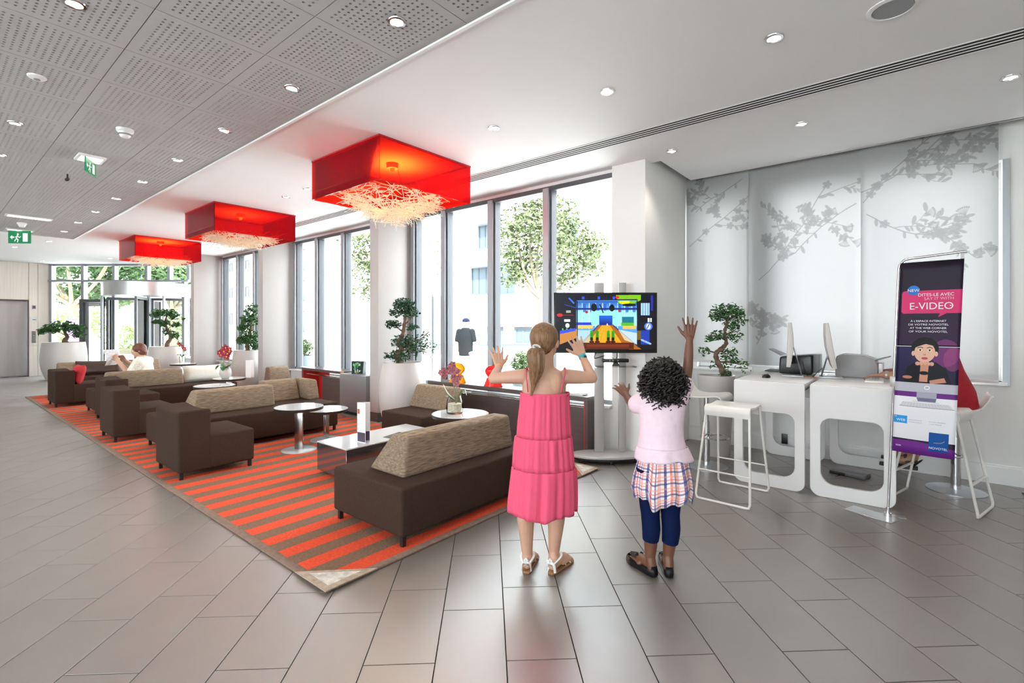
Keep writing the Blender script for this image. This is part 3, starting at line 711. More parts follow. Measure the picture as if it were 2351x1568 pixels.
cp_b = mat('corner_webbing', (.42,.33,.25), .8, noise=.2, nscale=30, bump=.3, bscale=150); cp_w = mat('corner_lining', (.62,.58,.52), .8, noise=.3, nscale=25)
def corner(x, y, sx_, sy_, L=.32):
    tri = [(x, y), (x-sx_*L, y), (x, y+sy_*L)]
    if sx_*sy_ > 0: tri = tri[::-1]
    q = MB(); q.prism(tri, .0165, .021); o = q.build('corner_patch', cp_b, rug, smooth=False, fix=True)
    c = Vector((sum(p[0] for p in tri)/3, sum(p[1] for p in tri)/3)); t2 = [tuple(c+(Vector(p)-c)*.62) for p in tri]
    q = MB(); q.prism(t2, .0212, .0225); q.build('lining', cp_w, o, smooth=False, fix=True)
corner(RUG[1]+.01, RUG[2]-.01, 1, 1); corner(RUG[1]+.01, RUG[3]+.01, 1, -1)

ZR = .016
def legs(t, x0, x1, y0, y1):
    for x in (x0, x1):
        for y in (y0, y1):
            q = MB(); q.box(x-.014, x+.014, y-.014, y+.014, 0, .062); q.build('leg', M['blackm'], t, smooth=False)
def bolster(t, bx0, bx1, by0, by1, tx0, tx1, ty0, ty1, z0=.365, z1=.635, m=None, name='bolster'):
    q = MB(); q.hexa([(bx0,by0,z0),(bx1,by0,z0),(bx1,by1,z0),(bx0,by1,z0)], [(tx0,ty0,z1),(tx1,ty0,z1),(tx1,ty1,z1),(tx0,ty1,z1)])
    return q.build(name, m or M['tweed'], t, bevel=.03, seg=3)
def bench(label, x0, x1, y0, y1, bol, name='lounge_bench', h=.37):
    cx, cy = (x0+x1)/2, (y0+y1)/2; t = thing(name, label, 'sofa', (cx, cy, ZR), 0, 'low brown lounge benches')
    a, c = (x1-x0)/2, (y1-y0)/2
    q = MB(); q.box(-a, a, -c, c, .06, h); q.build('seat', M['brown'], t, bevel=.022, seg=3)
    legs(t, -a+.05, a-.03, -c+.03, c-.04)
    for bb_ in bol: bolster(t, *[v-(cx if i in (0,1,4,5) else cy) for i, v in enumerate(bb_)])
    return t
bench('brown bench with a long tweed bolster, closest to the girls', -3.235, -2.446, 1.91, 3.32, [(-3.01,-2.605,2.045,3.20,-2.80,-2.622,2.09,3.17)])
bench('brown bench with its long bolster backed to the two round tables', -6.90, -5.92, 1.70, 3.57, [(-6.70,-6.25,1.98,2.90,-6.47,-6.265,2.02,2.88), (-6.89,-6.58,2.93,3.40,-6.88,-6.70,2.95,3.40), (-6.89,-6.36,3.40,3.56,-6.86,-6.42,3.42,3.55)])
bench('brown bench whose bolster hides the reading woman', -10.42, -9.46, 1.76, 3.70, [(-10.25,-9.84,1.90,2.98,-10.05,-9.855,1.93,2.96)])
bench('brown bench with a tweed bolster in front of the big round planter', -4.92, -4.20, 3.53, 4.22, [(-4.94,-4.21,3.95,4.21,-4.92,-4.23,4.06,4.20)])
bench('farthest brown bench, carrying the brown leather pillow', -13.33, -12.62, 1.75, 3.60, [(-13.31,-13.0,1.78,2.1,-13.30,-13.12,1.80,2.08), (-13.31,-13.0,2.72,3.5,-13.30,-13.12,2.74,3.48)])
bench('small bench with a bolster under the windows, left of the red lined console', -9.12, -8.72, 3.98, 4.42, [(-9.10,-8.86,4.0,4.40,-9.08,-8.93,4.02,4.38)])
# armchairs
def armchair(label, x1, y0):
    t = thing('lounge_chair', label, 'armchair', (x1-.325, y0+.325, ZR), 0, 'brown low armchairs along the rug edge')
    q = MB(); q.box(-.325, .325, -.08, .325, .06, .372); q.build('seat', M['brown'], t, bevel=.022, seg=3)
    q = MB(); n = 8; vs = []
    for j, y in enumerate((-.325, -.06)):
        for i in range(n+1):
            x = -.325+.65*i/n; z = .615-.022*math.sin(PI*i/n)-.012*(1-j)*0
            vs += [(x, y, .06), (x, y, z)]
    k = 2*(n+1); fs = []
    for i in range(n):
        a = 2*i; fs += [(a, a+2, a+3, a+1), (k+a+1, k+a+3, k+a+2, k+a), (a+1, a+3, k+a+3, k+a+1), (a+2, a, k+a, k+a+2)]
    fs += [(0, 1, k+1, k), (2*n+1, 2*n, k+2*n, k+2*n+1)]
    q.add(vs, fs); q.build('backrest', M['brown'], t, bevel=.02, seg=3, ang=50)
    legs(t, -.28, .295, -.295, .29)
    return t
armchair('brown low armchair nearest the bare floor corner, closest to the viewer', -5.04, 1.48)
armchair('brown low armchair next behind the closest one along the rug edge', -7.28, 1.475)
armchair('brown low armchair third along the rug edge, mostly hidden', -8.80, 1.70)
armchair('farthest brown armchair on the rug, holding a red cushion', -11.15, 1.48)
# cushions
def cushion(name, label, m, loc, rot, w, h, d, group=None):
    q = MB(); n = 14; vs = []; fs = []
    for s in (1, -1):
        for j in range(n+1):
            for i in range(n+1):
                u, v = 2*i/n-1, 2*j/n-1; e = ((1-u**4)*(1-v**4))**.5; pu = u*w/2*(1-.06*(1-abs(v))*abs(u)); pv = v*h/2*(1-.06*(1-abs(u))*abs(v))
                vs.append((pu, s*d/2*e, pv))
    k = (n+1)**2
    for j in range(n):
        for i in range(n):
            a = j*(n+1)+i; fs += [(a, a+n+1, a+n+2, a+1), (k+a, k+a+1, k+a+n+2, k+a+n+1)]
    o = MB(); o.add(vs, fs); r = o.build(name, m, None, loc, rot, ang=80)
    return tag(r, label, 'cushion', group)
cushion('cushion', 'red square cushion on the farthest armchair', mat('red_cushion', (.50,.02,.025), .8, bump=.3, bscale=80), (-11.36, 1.82, .54), (R(-14), 0, R(8)), .36, .34, .13)
cushion('cushion', 'dark brown leather pillow lying on the farthest bench', mat('brown_leather', (.055,.028,.022), .32, bump=.5, bscale=12), (-12.98, 2.42, .53), (R(-16), 0, R(75)), .78, .30, .16)
cushion('cushion', 'silvery white oblong pillow at the end of the woman\'s bench', mat('silver_cushion', (.72,.69,.60), .35, bump=.4, bscale=10), (-10.02, 3.36, .53), (R(-14), 0, R(80)), .68, .30, .17)
# round tables
ttop = mat('table_top_gloss', (.60,.60,.60), .08, spec=.9, coat=.6); tedge = mat('table_edge_dark', (.03,.024,.022), .35)
copper = mat('polished_post', (.36,.33,.31), .22, metal=1.)
def rtable(label, x, y, r, h, ang, base=True):
    t = thing('round_table', label, 'table', (x, y, ZR), ang, 'small round lounge tables')
    q = MB(); q.lathe([(.001,h-.034),(r-.006,h-.034),(r,h-.026),(r,h-.002),(.001,h-.002)], 40); q.build('table_edge', tedge, t)
    q = MB(); q.lathe([(.001,h-.0019),(r-.003,h-.0019),(r-.004,h),(.001,h)], 40); q.build('table_top', ttop, t)
    q = MB(); q.box(-.044,.044,-.014,.014,.012,h-.024); q.build('post', copper, t, bevel=.003)
    q = MB(); q.lathe([(.001,0),(.185,0),(.185,.007),(.17,.012),(.001,.013)], 36); q.build('base', mat('satin_base', (.74,.74,.75), .3, metal=.6), t)
    return t
rtable('taller round table standing on the open red stripes', -5.28, 2.705, .255, .485, YAW)
rtable('lower round table tucked behind the taller one', -5.50, 3.16, .25, .375, YAW+R(82))
rtable('round table carrying the glass vase of orchids', -3.59, 3.54, .292, .485, R(10))
rtable('bright topped round table behind the tweed bolster', -8.25, 2.90, .28, .47, R(30))
rtable('dark round table carrying the white orchid pot', -9.03, 3.40, .25, .485, R(60))
rtable('far round table with a small orchid glass, before the entrance planter', -12.35, 3.72, .25, .55, R(60))
# mirrored coffee table
mir = mat('black_mirror', (.26,.24,.24), .06, metal=.85)
t = thing('coffee_table', 'low black mirrored coffee table before the long bench', 'table', (-4.095, 2.92, ZR))
q = MB(); q.box(-.245,.245,-.52,.52,.03,.285); q.build('body', mir, t, bevel=.002, seg=1)
q = MB(); q.box(-.247,.247,-.522,.522,.285,.297); q.build('top_glass', ttop, t, bevel=.002, seg=1)
q = MB(); q.box(-.20,.20,-.47,.47,0,.03); q.build('plinth', M['blackm'], t, smooth=False)
# things on tables
def folded_card(name, label, loc, rz, w, h, m_, stripe=None, open_=R(24)):
    t = thing(name, label, 'menu card', loc, rz)
    for s in (-1, 1):
        q = MB(); q.box(0, w, -.0012, .0012, 0, h); o = q.build('leaf', m_, t, rot=(0,0,s*open_), smooth=False)
        if stripe:
            q = MB(); q.box(.004, w-.004, -.0022, .0022, .01, h*.26); q.build('printed_band', stripe, o, smooth=False)
            q = MB(); q.box(.006, w*.3, -.0022, .0022, h*.72, h*.84); q.build('printed_picture', mat('print_orange', (.35,.10,.03), .5), o, smooth=False)
paper = mat('white_card', (.76,.74,.72), .55)
folded_card('menu_card', 'tall white folded menu card on the mirrored coffee table', (-4.02, 2.62, .311), R(30), .115, .37, paper, mat('print_plum', (.045,.02,.05), .4))
folded_card('menu_card', 'far white folded card standing beside the third pillar', (-8.92, 3.62, .50), R(40), .13, .30, paper)
t = thing('magazine', 'dark glossy magazine on the mirrored coffee table', 'magazine', (-3.93, 3.02, .312), R(14))
q = MB(); q.box(-.085,.085,-.12,.12,0,.006); q.build('cover', mat('dark_print', (.05,.05,.06), .25, noise=.5, nscale=15), t, smooth=False)
q = MB(); q.box(-.083,.083,-.118,.118,.0005,.0045); q.build('pages', paper, t, smooth=False)
# consoles in front of the windows
def console(label, x0, x1, y0, y1, h, red_end):
    t = thing('window_console', label, 'console', ((x0+x1)/2, (y0+y1)/2, 0)); a, c = (x1-x0)/2, (y1-y0)/2
    q = MB(); q.box(-a, a, -c, c, h-.045, h); q.build('top', M['wenge'], t, bevel=.003, seg=1)
    for s in (-1, 1):
        q = MB(); q.box(s*a, s*(a-.04), -c, c, 0, h-.045); e = q.build('end_panel', M['wenge'], t, smooth=False)
        q = MB(); q.box(s*(a-.04), s*(a-.05), -c+.005, c-.005, .0, h-.05); q.build('red_lining', M['redlam'], e, smooth=False)
    q = MB(); q.box(-a+.40*(red_end), a-.05, -c+.03, -c+.05, .0, h-.12); q.build('front_panel', M['wenge'], t, smooth=False)
    q = MB(); q.box(-a+.05, a-.05, -c+.032, -c+.048, h-.115, h-.10); q.build('rail', M['chrome'], t, smooth=False)
    q = MB(); q.box(-a+.05, -a+.40, c-.02, c-.005, 0, h-.05); q.build('red_back', M['redlam'], t, smooth=False)
    return t
console('long dark console below the window behind the girl in pink', -5.24, -2.68, 4.53, 4.78, .635, .12)
console('dark console lined in red, left of the middle pillar', -8.53, -7.20, 4.42, 4.74, .645, 1.6)
t = thing('grey_cabinet', 'plain grey cabinet beside the red lined console', 'cabinet', (-6.76, 4.52, 0))
q = MB(); q.box(-.36,.36,-.2,.2,.05,.63); q.build('body', M['grey'], t, bevel=.004); q = MB(); q.box(-.34,.34,-.18,.18,0,.05); q.build('plinth', M['blackm'], t, smooth=False)
t = thing('leaflet_rack', 'small wooden leaflet holder with red leaflets hung on the console end', 'rack', (-7.16, 4.40, .40))
q = MB(); q.box(-.03,.03,-.01,.0,0,.26); q.build('back', mat('rack_wood',(.45,.36,.24),.5), t, smooth=False); q = MB(); q.box(-.07,-.03,-.012,0,.03,.25); q.build('leaflets', mat('leaflet_red',(.60,.06,.02),.5), t, smooth=False)
# tote bag with a leafy print
cv = Canvas(200, 160, (.11,.14,.15)); r_ = random.Random(4)
for i in range(40): cv.ell(r_.uniform(30,150), r_.uniform(20,150), r_.uniform(8,22), r_.uniform(4,9), r_.choice([(.25,.62,.35),(.55,.78,.6),(.12,.4,.25),(.8,.86,.8)]), .9, r_.uniform(0,3))
cv.ell(110,140,16,10,(.75,.35,.25))
t = thing('gift_bag', 'small paper bag with a leaf print on the grey cabinet', 'bag', (-6.86, 4.50, .63), R(25))
q = MB(); q.hexa([(-.10,-.05,0),(.10,-.05,0),(.10,.05,0),(-.10,.05,0)], [(-.11,-.035,.20),(.11,-.035,.20),(.11,.035,.20),(-.11,.035,.20)]); q.build('body', mat('bag_paper',(.12,.15,.16),.5), t, smooth=False)
uvgrid('print', lambda u,v: ((u-.5)*(.198+.02*v), -.0512+.015*v, .003+.194*v), 2, 2, picture('leaf_print', cv), t)
for s in (-1,1):
    q = MB(); q.tube(spline([(-.05,s*.034,.19),(-.04,s*.034,.27),(.04,s*.034,.27),(.05,s*.034,.19)],5), .003, 6); q.build('handle', paper, t)
# sculptural table pieces on the near console
def twist(label, x, y, col, nm):
    m_ = sheet(nm, col, .25, .05, diff=col, dfac=.55)
    t = thing('acrylic_sculpture', label, 'ornament', (x, y, .637), R(20))
    q = MB(); rings = []; n = 20
    for j in range(22):
        v = j/21; r = .055*(.9+.5*math.sin(PI*(v*1.5+.15)))*(1 if v < .45 else 1.0)
        r = .075*(1-v)**1.2+.028 if v < .4 else .034+.055*math.sin(PI*(v-.4)/.62)**.8
        if v > .97: r *= .75
        rings.append([(r*1.25*math.cos(2*PI*i/n+v*1.2), r*.55*math.sin(2*PI*i/n+v*1.2), v*.26) for i in range(n)])
    q.loft(rings); q.build('body', m_, t)
twist('yellow orange see through ornament on the window console', -4.72, 4.60, (.95,.45,.01), 'orange_acrylic')
twist('coral red see through ornament on the window console', -4.08, 4.60, (.92,.07,.06), 'coral_acrylic')
# ================================================================== PLANTS
def leafcloud(clusters, size, seed, fold=.3):
    r = random.Random(seed); q = MB()
    for c, rad, n in clusters:
        rad = rad if hasattr(rad, '__len__') else (rad,)*3
        for i in range(n):
            d = Vector((r.gauss(0,1), r.gauss(0,1), r.gauss(0,1))).normalized()*(r.random()**.45)
            p = Vector(c)+Vector((d.x*rad[0], d.y*rad[1], d.z*rad[2]))
            u = Vector((r.gauss(0,1), r.gauss(0,1), r.gauss(0,.6))).normalized(); w = u.cross(Vector((r.gauss(0,1), r.gauss(0,1), r.gauss(0,1)))).normalized(); nn = u.cross(w)
            s = size*r.uniform(.7,1.25); h = s*.42
            q.add([p-u*s*.5, p+w*h*.5+nn*h*fold, p+u*s*.5, p-w*h*.5+nn*h*fold], [(0,1,2),(0,2,3)])
    return q
def bonsai(label, loc, pot, trunk, tr_r, clusters, size, seed, leafm=None, branches_=(), pname='planter'):
    t = thing('potted_ficus', label, 'potted plant', loc, YAW, None)
    q = MB(); q.lathe(pot, 40); q.build(pname, M['planter'], t, ang=60)
    top = pot[-2]; q = MB(); q.lathe([(.001, top[1]-.025), (top[0]*.97, top[1]-.025), (top[0]*.97, top[1]-.02), (.001, top[1]-.012)], 28); q.build('soil', M['soil'], t)
    q = MB(); sp = spline(trunk, 6); n = len(sp)
    q.tube(sp, [tr_r[0]+(tr_r[1]-tr_r[0])*i/(n-1)+.004*math.sin(i*1.7) for i in range(n)], 10)
    for b_ in branches_: sb = spline(b_, 4); q.tube(sb, [.011-.007*i/(len(sb)-1) for i in range(len(sb))], 6)
    q.build('trunk', M['bark'], t)
    leafcloud(clusters, size, seed).build('foliage', leafm or M['leaf'], t, kind='stuff', smooth=False)
    return t
def vase(h, rb, rm_, rt, wall=.02):
    return [(.001,0),(rb,0),(rb*1.03,.01)]+[(rb+(rm_-rb)*math.sin(PI*.5*i/6) if i <= 6 else rm_+(rt-rm_)*(1-math.cos(PI*.5*(i-6)/5)), h*(.02+.96*i/11)) for i in range(12)]+[(rt,h),(rt-wall,h),(rt-wall,h-.05),(.001,h-.05)]
# near pot in front of the second pillar  (local x = to the right in view, y = away, z up)
bonsai('tall twisted ficus in the big round white planter by the second pillar', (-5.33, 4.17, .016), vase(.89,.235,.315,.265),
       [(-.04,0,.86),(-.07,0,.98),(-.02,.02,1.06),(-.055,0,1.16),(.0,0,1.26),(.02,0,1.38),(.035,0,1.52),(.03,0,1.62)], (.045,.014),
       [((.02,0,1.67),(.15,.14,.09),330),((.10,0,1.56),(.13,.12,.09),220),((-.09,0,1.56),(.09,.09,.07),90),((-.13,0,1.40),(.11,.1,.06),160),((.13,.0,1.36),(.10,.1,.05),90),
        ((.02,0,1.16),(.18,.16,.12),260),((.14,0,1.10),(.16,.14,.13),200),((-.04,0,.97),(.15,.14,.09),280),((-.21,0,.97),(.06,.05,.06),22),((.29,0,1.18),(.12,.1,.15),40),((.36,0,1.06),(.12,.1,.12),26)], .052, 2, M['leafdk'],
       [[(.0,0,1.12),(.12,0,1.16),(.24,0,1.2),(.36,0,1.3)],[(.0,0,1.3),(-.08,0,1.36),(-.16,0,1.42)],[(.03,0,1.4),(.1,0,1.46),(.16,0,1.55)],[(0,0,1.05),(.15,0,1.06),(.32,0,1.02)]])
# right pot by the desks
bonsai('S curved ficus in a tall white planter left of the desks', (-1.665, 5.52, 0), [(.001,0),(.135,0),(.14,.01),(.19,.855),(.19,.862),(.172,.862),(.172,.82),(.001,.82)],
       [(.09,0,.82),(.06,0,.93),(.02,0,1.0),(.0,0,1.09),(.06,0,1.15),(.11,0,1.2),(.10,0,1.28),(.10,0,1.36),(.13,0,1.46),(.14,0,1.54)], (.032,.012),
       [((.12,0,1.55),(.19,.16,.10),330),((.02,0,1.50),(.10,.1,.07),90),((.25,0,1.50),(.1,.1,.09),90),((.19,0,1.41),(.11,.11,.06),100),((.02,0,1.29),(.12,.1,.06),90),((-.05,0,1.25),(.08,.1,.05),36),((.20,0,1.28),(.08,.1,.08),70),
        ((.14,0,1.08),(.09,.1,.10),110),((-.12,0,1.12),(.07,.08,.05),36),((.2,0,.99),(.12,.1,.07),50),((.10,0,.88),(.07,.07,.07),80),((.30,0,.95),(.10,.08,.07),20),((.0,0,.97),(.09,.08,.05),26)], .046, 5, None,
       [[(.0,0,1.1),(-.07,0,1.12),(-.14,0,1.13)],[(.1,0,1.25),(.02,0,1.28),(-.08,0,1.28)],[(.1,0,1.3),(.16,0,1.32),(.22,0,1.36)],[(.13,0,1.47),(.04,0,1.5),(-.02,0,1.52)],[(.13,0,1.47),(.22,0,1.5),(.27,0,1.53)],[(.03,0,1.0),(.15,0,1.0),(.27,0,.97)]])
# behind the third pillar
bonsai('ficus in a slim white planter behind the third pillar', (-10.84, 4.43, 0), vase(.88,.22,.285,.26),
       [(.02,0,.84),(.0,0,1.0),(.05,0,1.2),(.09,0,1.4),(.07,0,1.6)], (.05,.015),
       [((.1,0,1.72),(.16,.16,.15),150),((.05,0,1.5),(.2,.18,.14),170),((-.04,0,1.35),(.16,.14,.1),110),((.06,0,1.16),(.24,.2,.17),230),((-.08,0,1.1),(.16,.14,.1),110),((.14,0,.98),(.14,.14,.12),110)], .085, 8)
# entrance pot beside the revolving door
bonsai('spreading ficus in the white planter beside the revolving door', (-14.17, 3.89, 0), vase(.885,.29,.39,.335),
       [(0.0324,0,0.838),(0.054,0,0.968),(0.13,0,1.1),(0.0648,0,1.27),(0,0,1.45),(0.0324,0,1.64)], (.055,.018),
       [((0.0216,0,1.7),(.30,.24,.10),260),((-0.238,0,1.69),(.14,.14,.11),110),((0.216,0,1.62),(.14,.14,.1),100),((-0.216,0,1.49),(.1,.1,.06),50),((0.259,0,1.42),(.12,.12,.08),90),((-0.0216,0,1.45),(.12,.12,.1),110),((0.0432,0,1.25),(.1,.1,.1),70),((0.238,0,1.16),(.1,.1,.12),80),((0.454,0,1.56),(.05,.05,.05),14)], .088, 11, None,
       [[(0.054,0,0.968),(0.173,0,1.1),(0.238,0,1.21)],[(0.0432,0,1.29),(0.162,0,1.4),(0.259,0,1.45)],[(0,0,1.45),(-0.13,0,1.57),(-0.216,0,1.68)]])
# lift pot
bonsai('flat crowned ficus in the squat white planter beside the lift', (-17.17, 2.47, 0), vase(.96,.36,.47,.43),
       [(.06,0,.92),(.02,0,1.0),(.08,0,1.1),(.03,0,1.2),(.0,0,1.32)], (.07,.022),
       [((-.05,0,1.38),(.38,.3,.14),300),((-.4,0,1.28),(.26,.2,.10),150),((.3,0,1.32),(.26,.22,.12),170),((.36,0,1.14),(.16,.14,.08),70),((-.6,0,1.2),(.12,.1,.05),24)], .11, 14, None, [[(.05,0,1.12),(.2,0,1.2),(.35,0,1.25)],[(.04,0,1.15),(-.2,0,1.24),(-.42,0,1.28)]])

# orchids
def orchid(label, loc, vprof, vm_, stems, petal, size, leaves, fill=None, rz=YAW, cat='vase of flowers', yc=(.9,.55,.05)):
    t = thing('orchid_vase', label, cat, loc, rz)
    q = MB(); q.lathe(vprof, 32); q.build('vase', vm_, t, ang=60)
    if fill: q = MB(); q.lathe(fill[0], 28); q.build('sand', fill[1], t)
    stm = mat('orchid_stem', (.30,.26,.16), .6); pm_ = mat(*petal); ym = mat('flower_heart_%s' % petal[0], yc, .5)
    r = random.Random(size*1000)
    for st_, flowers in stems:
        q = MB(); sp = spline(st_, 6); q.tube(sp, .0045*size/.03, 6); q.build('stem', stm, t)
        for f in flowers:
            q = MB(); a0 = r.uniform(0, 6); nrm = Vector((r.uniform(-.5,.5), -1, r.uniform(-.3,.3))).normalized()
            U = nrm.cross(Vector((0,0,1))).normalized(); V_ = U.cross(nrm)
            for k in range(5):
                a = a0+k*2*PI/5; d = U*math.cos(a)+V_*math.sin(a); s_ = U*-math.sin(a)+V_*math.cos(a); c = Vector(f); L = size*r.uniform(.9,1.15); w_ = L*.42
                q.add([c, c+d*L*.45+s_*w_+nrm*.15*L, c+d*L+nrm*.1*L*r.uniform(-1,1), c+d*L*.45-s_*w_+nrm*.15*L], [(0,1,2),(0,2,3)])
            o = q.build('flower', pm_, t, smooth=False)
            h = MB(); h.sph(Vector(f)+nrm*size*.18, size*.22, 8, 6); h.build('flower_heart', ym, o)
    lm = M['leaf']
    for l in leaves:
        q = MB(); sp = spline(l, 5); n = len(sp); up = Vector((0,0,1)); vs = []; fs = []
        for i, p in enumerate(sp):
            d = (sp[min(i+1,n-1)]-sp[max(i-1,0)]).normalized(); s_ = d.cross(up)
            if s_.length < .05: s_ = Vector((1,0,0))
            s_.normalize(); w_ = size*.75*math.sin(PI*(.08+.9*i/(n-1)))**.7
            vs += [p+s_*w_+up*.2*w_, p, p-s_*w_+up*.2*w_]
        for i in range(n-1): a = 3*i; fs += [(a,a+3,a+4,a+1),(a+1,a+4,a+5,a+2)]
        q.add(vs, fs); q.build('leaf', lm, t)
    return t
gv = [(.001,.0),(.075,.0),(.082,.012),(.088,.06),(.082,.12),(.066,.165),(.062,.178),(.058,.178),(.062,.163),(.076,.12),(.082,.06),(.076,.02),(.001,.02)]
orchid('glass vase of dusky pink orchids on the near round table', (-3.63, 3.50, .501), gv, M['vglass'],
       [([(.0,0,.05),(.01,0,.16),(-.012,0,.30),(-.03,0,.43),(-.05,0,.50)], [(-.05,-.02,.47),(-.02,-.03,.50),(.0,-.02,.455),(-.085,-.02,.42),(-.06,-.03,.43),(-.11,-.02,.44),(.03,-.02,.43)]),
        ([(.015,0,.05),(.02,.01,.18),(.012,0,.30),(.03,0,.36)], [(.02,-.03,.345),(.045,-.03,.37),(-.005,-.03,.36),(.03,-.03,.31),(-.005,-.03,.40),(.01,-.02,.32),(-.10,-.03,.39),(-.14,-.01,.42)])],
       ('dusky_petal', (.40,.13,.16), .5, 0, .5, .5, 60), .042, [[(.0,0,.14),(-.07,0,.20),(-.12,0,.30)],[(.02,0,.13),(.07,0,.20),(.10,-.02,.205)],[(.0,0,.12),(-.05,-.04,.17),(-.09,-.05,.18)],[(.03,0,.15),(.09,.02,.24),(.12,.02,.18)]],
       ([(.001,.021),(.074,.021),(.080,.06),(.078,.10),(.001,.105)], mat('vase_sand', (.66,.55,.44), .9, noise=.3, nscale=80)), yc=(.45,.2,.15))
wv = [(.001,0),(.05,0),(.08,.03),(.095,.09),(.085,.15),(.06,.185),(.05,.185),(.05,.15),(.001,.15)]
orchid('white vase of crimson orchids on the dark round table', (-9.03, 3.34, .50), wv, M['planter'],
       [([(.0,0,.15),(-.03,0,.3),(-.04,0,.42),(.0,0,.50)], [(-.08,-.02,.44),(-.03,-.03,.50),(.02,-.02,.52),(-.05,-.03,.40),(.0,-.04,.46)]), ([(.02,0,.15),(.06,0,.3),(.05,0,.42),(.08,0,.46)], [(.08,-.02,.46),(.10,-.03,.49),(.04,-.03,.37),(.05,-.02,.42)])],
       ('crimson_petal', (.36,.015,.05), .5, 0, .5, .5, 60), .06, [[(.0,0,.16),(-.1,0,.22),(-.17,0,.15)],[(.0,0,.16),(.1,0,.23),(.2,0,.2)],[(.0,0,.16),(.02,-.1,.2),(.04,-.14,.14)],[(0,0,.17),(-.08,.02,.26),(-.14,.0,.25)]])
orchid('small glass of deep pink orchid before the entrance planter', (-12.35, 3.70, .565), [(.001,0),(.045,0),(.05,.01),(.06,.16),(.055,.16),(.045,.015),(.001,.012)], M['vglass'],
       [([(.0,0,.05),(.01,0,.2),(.0,0,.36),(-.06,0,.46)], [(-.07,-.02,.45),(-.03,-.02,.41),(.02,-.02,.37),(.06,-.02,.33),(.08,-.02,.30)])],
       ('pink_petal', (.42,.03,.10), .5, 0, .5, .5, 60), .05, [[(0,0,.14),(-.06,0,.2),(-.1,0,.18)],[(0,0,.14),(.05,0,.2),(.08,0,.18)]])
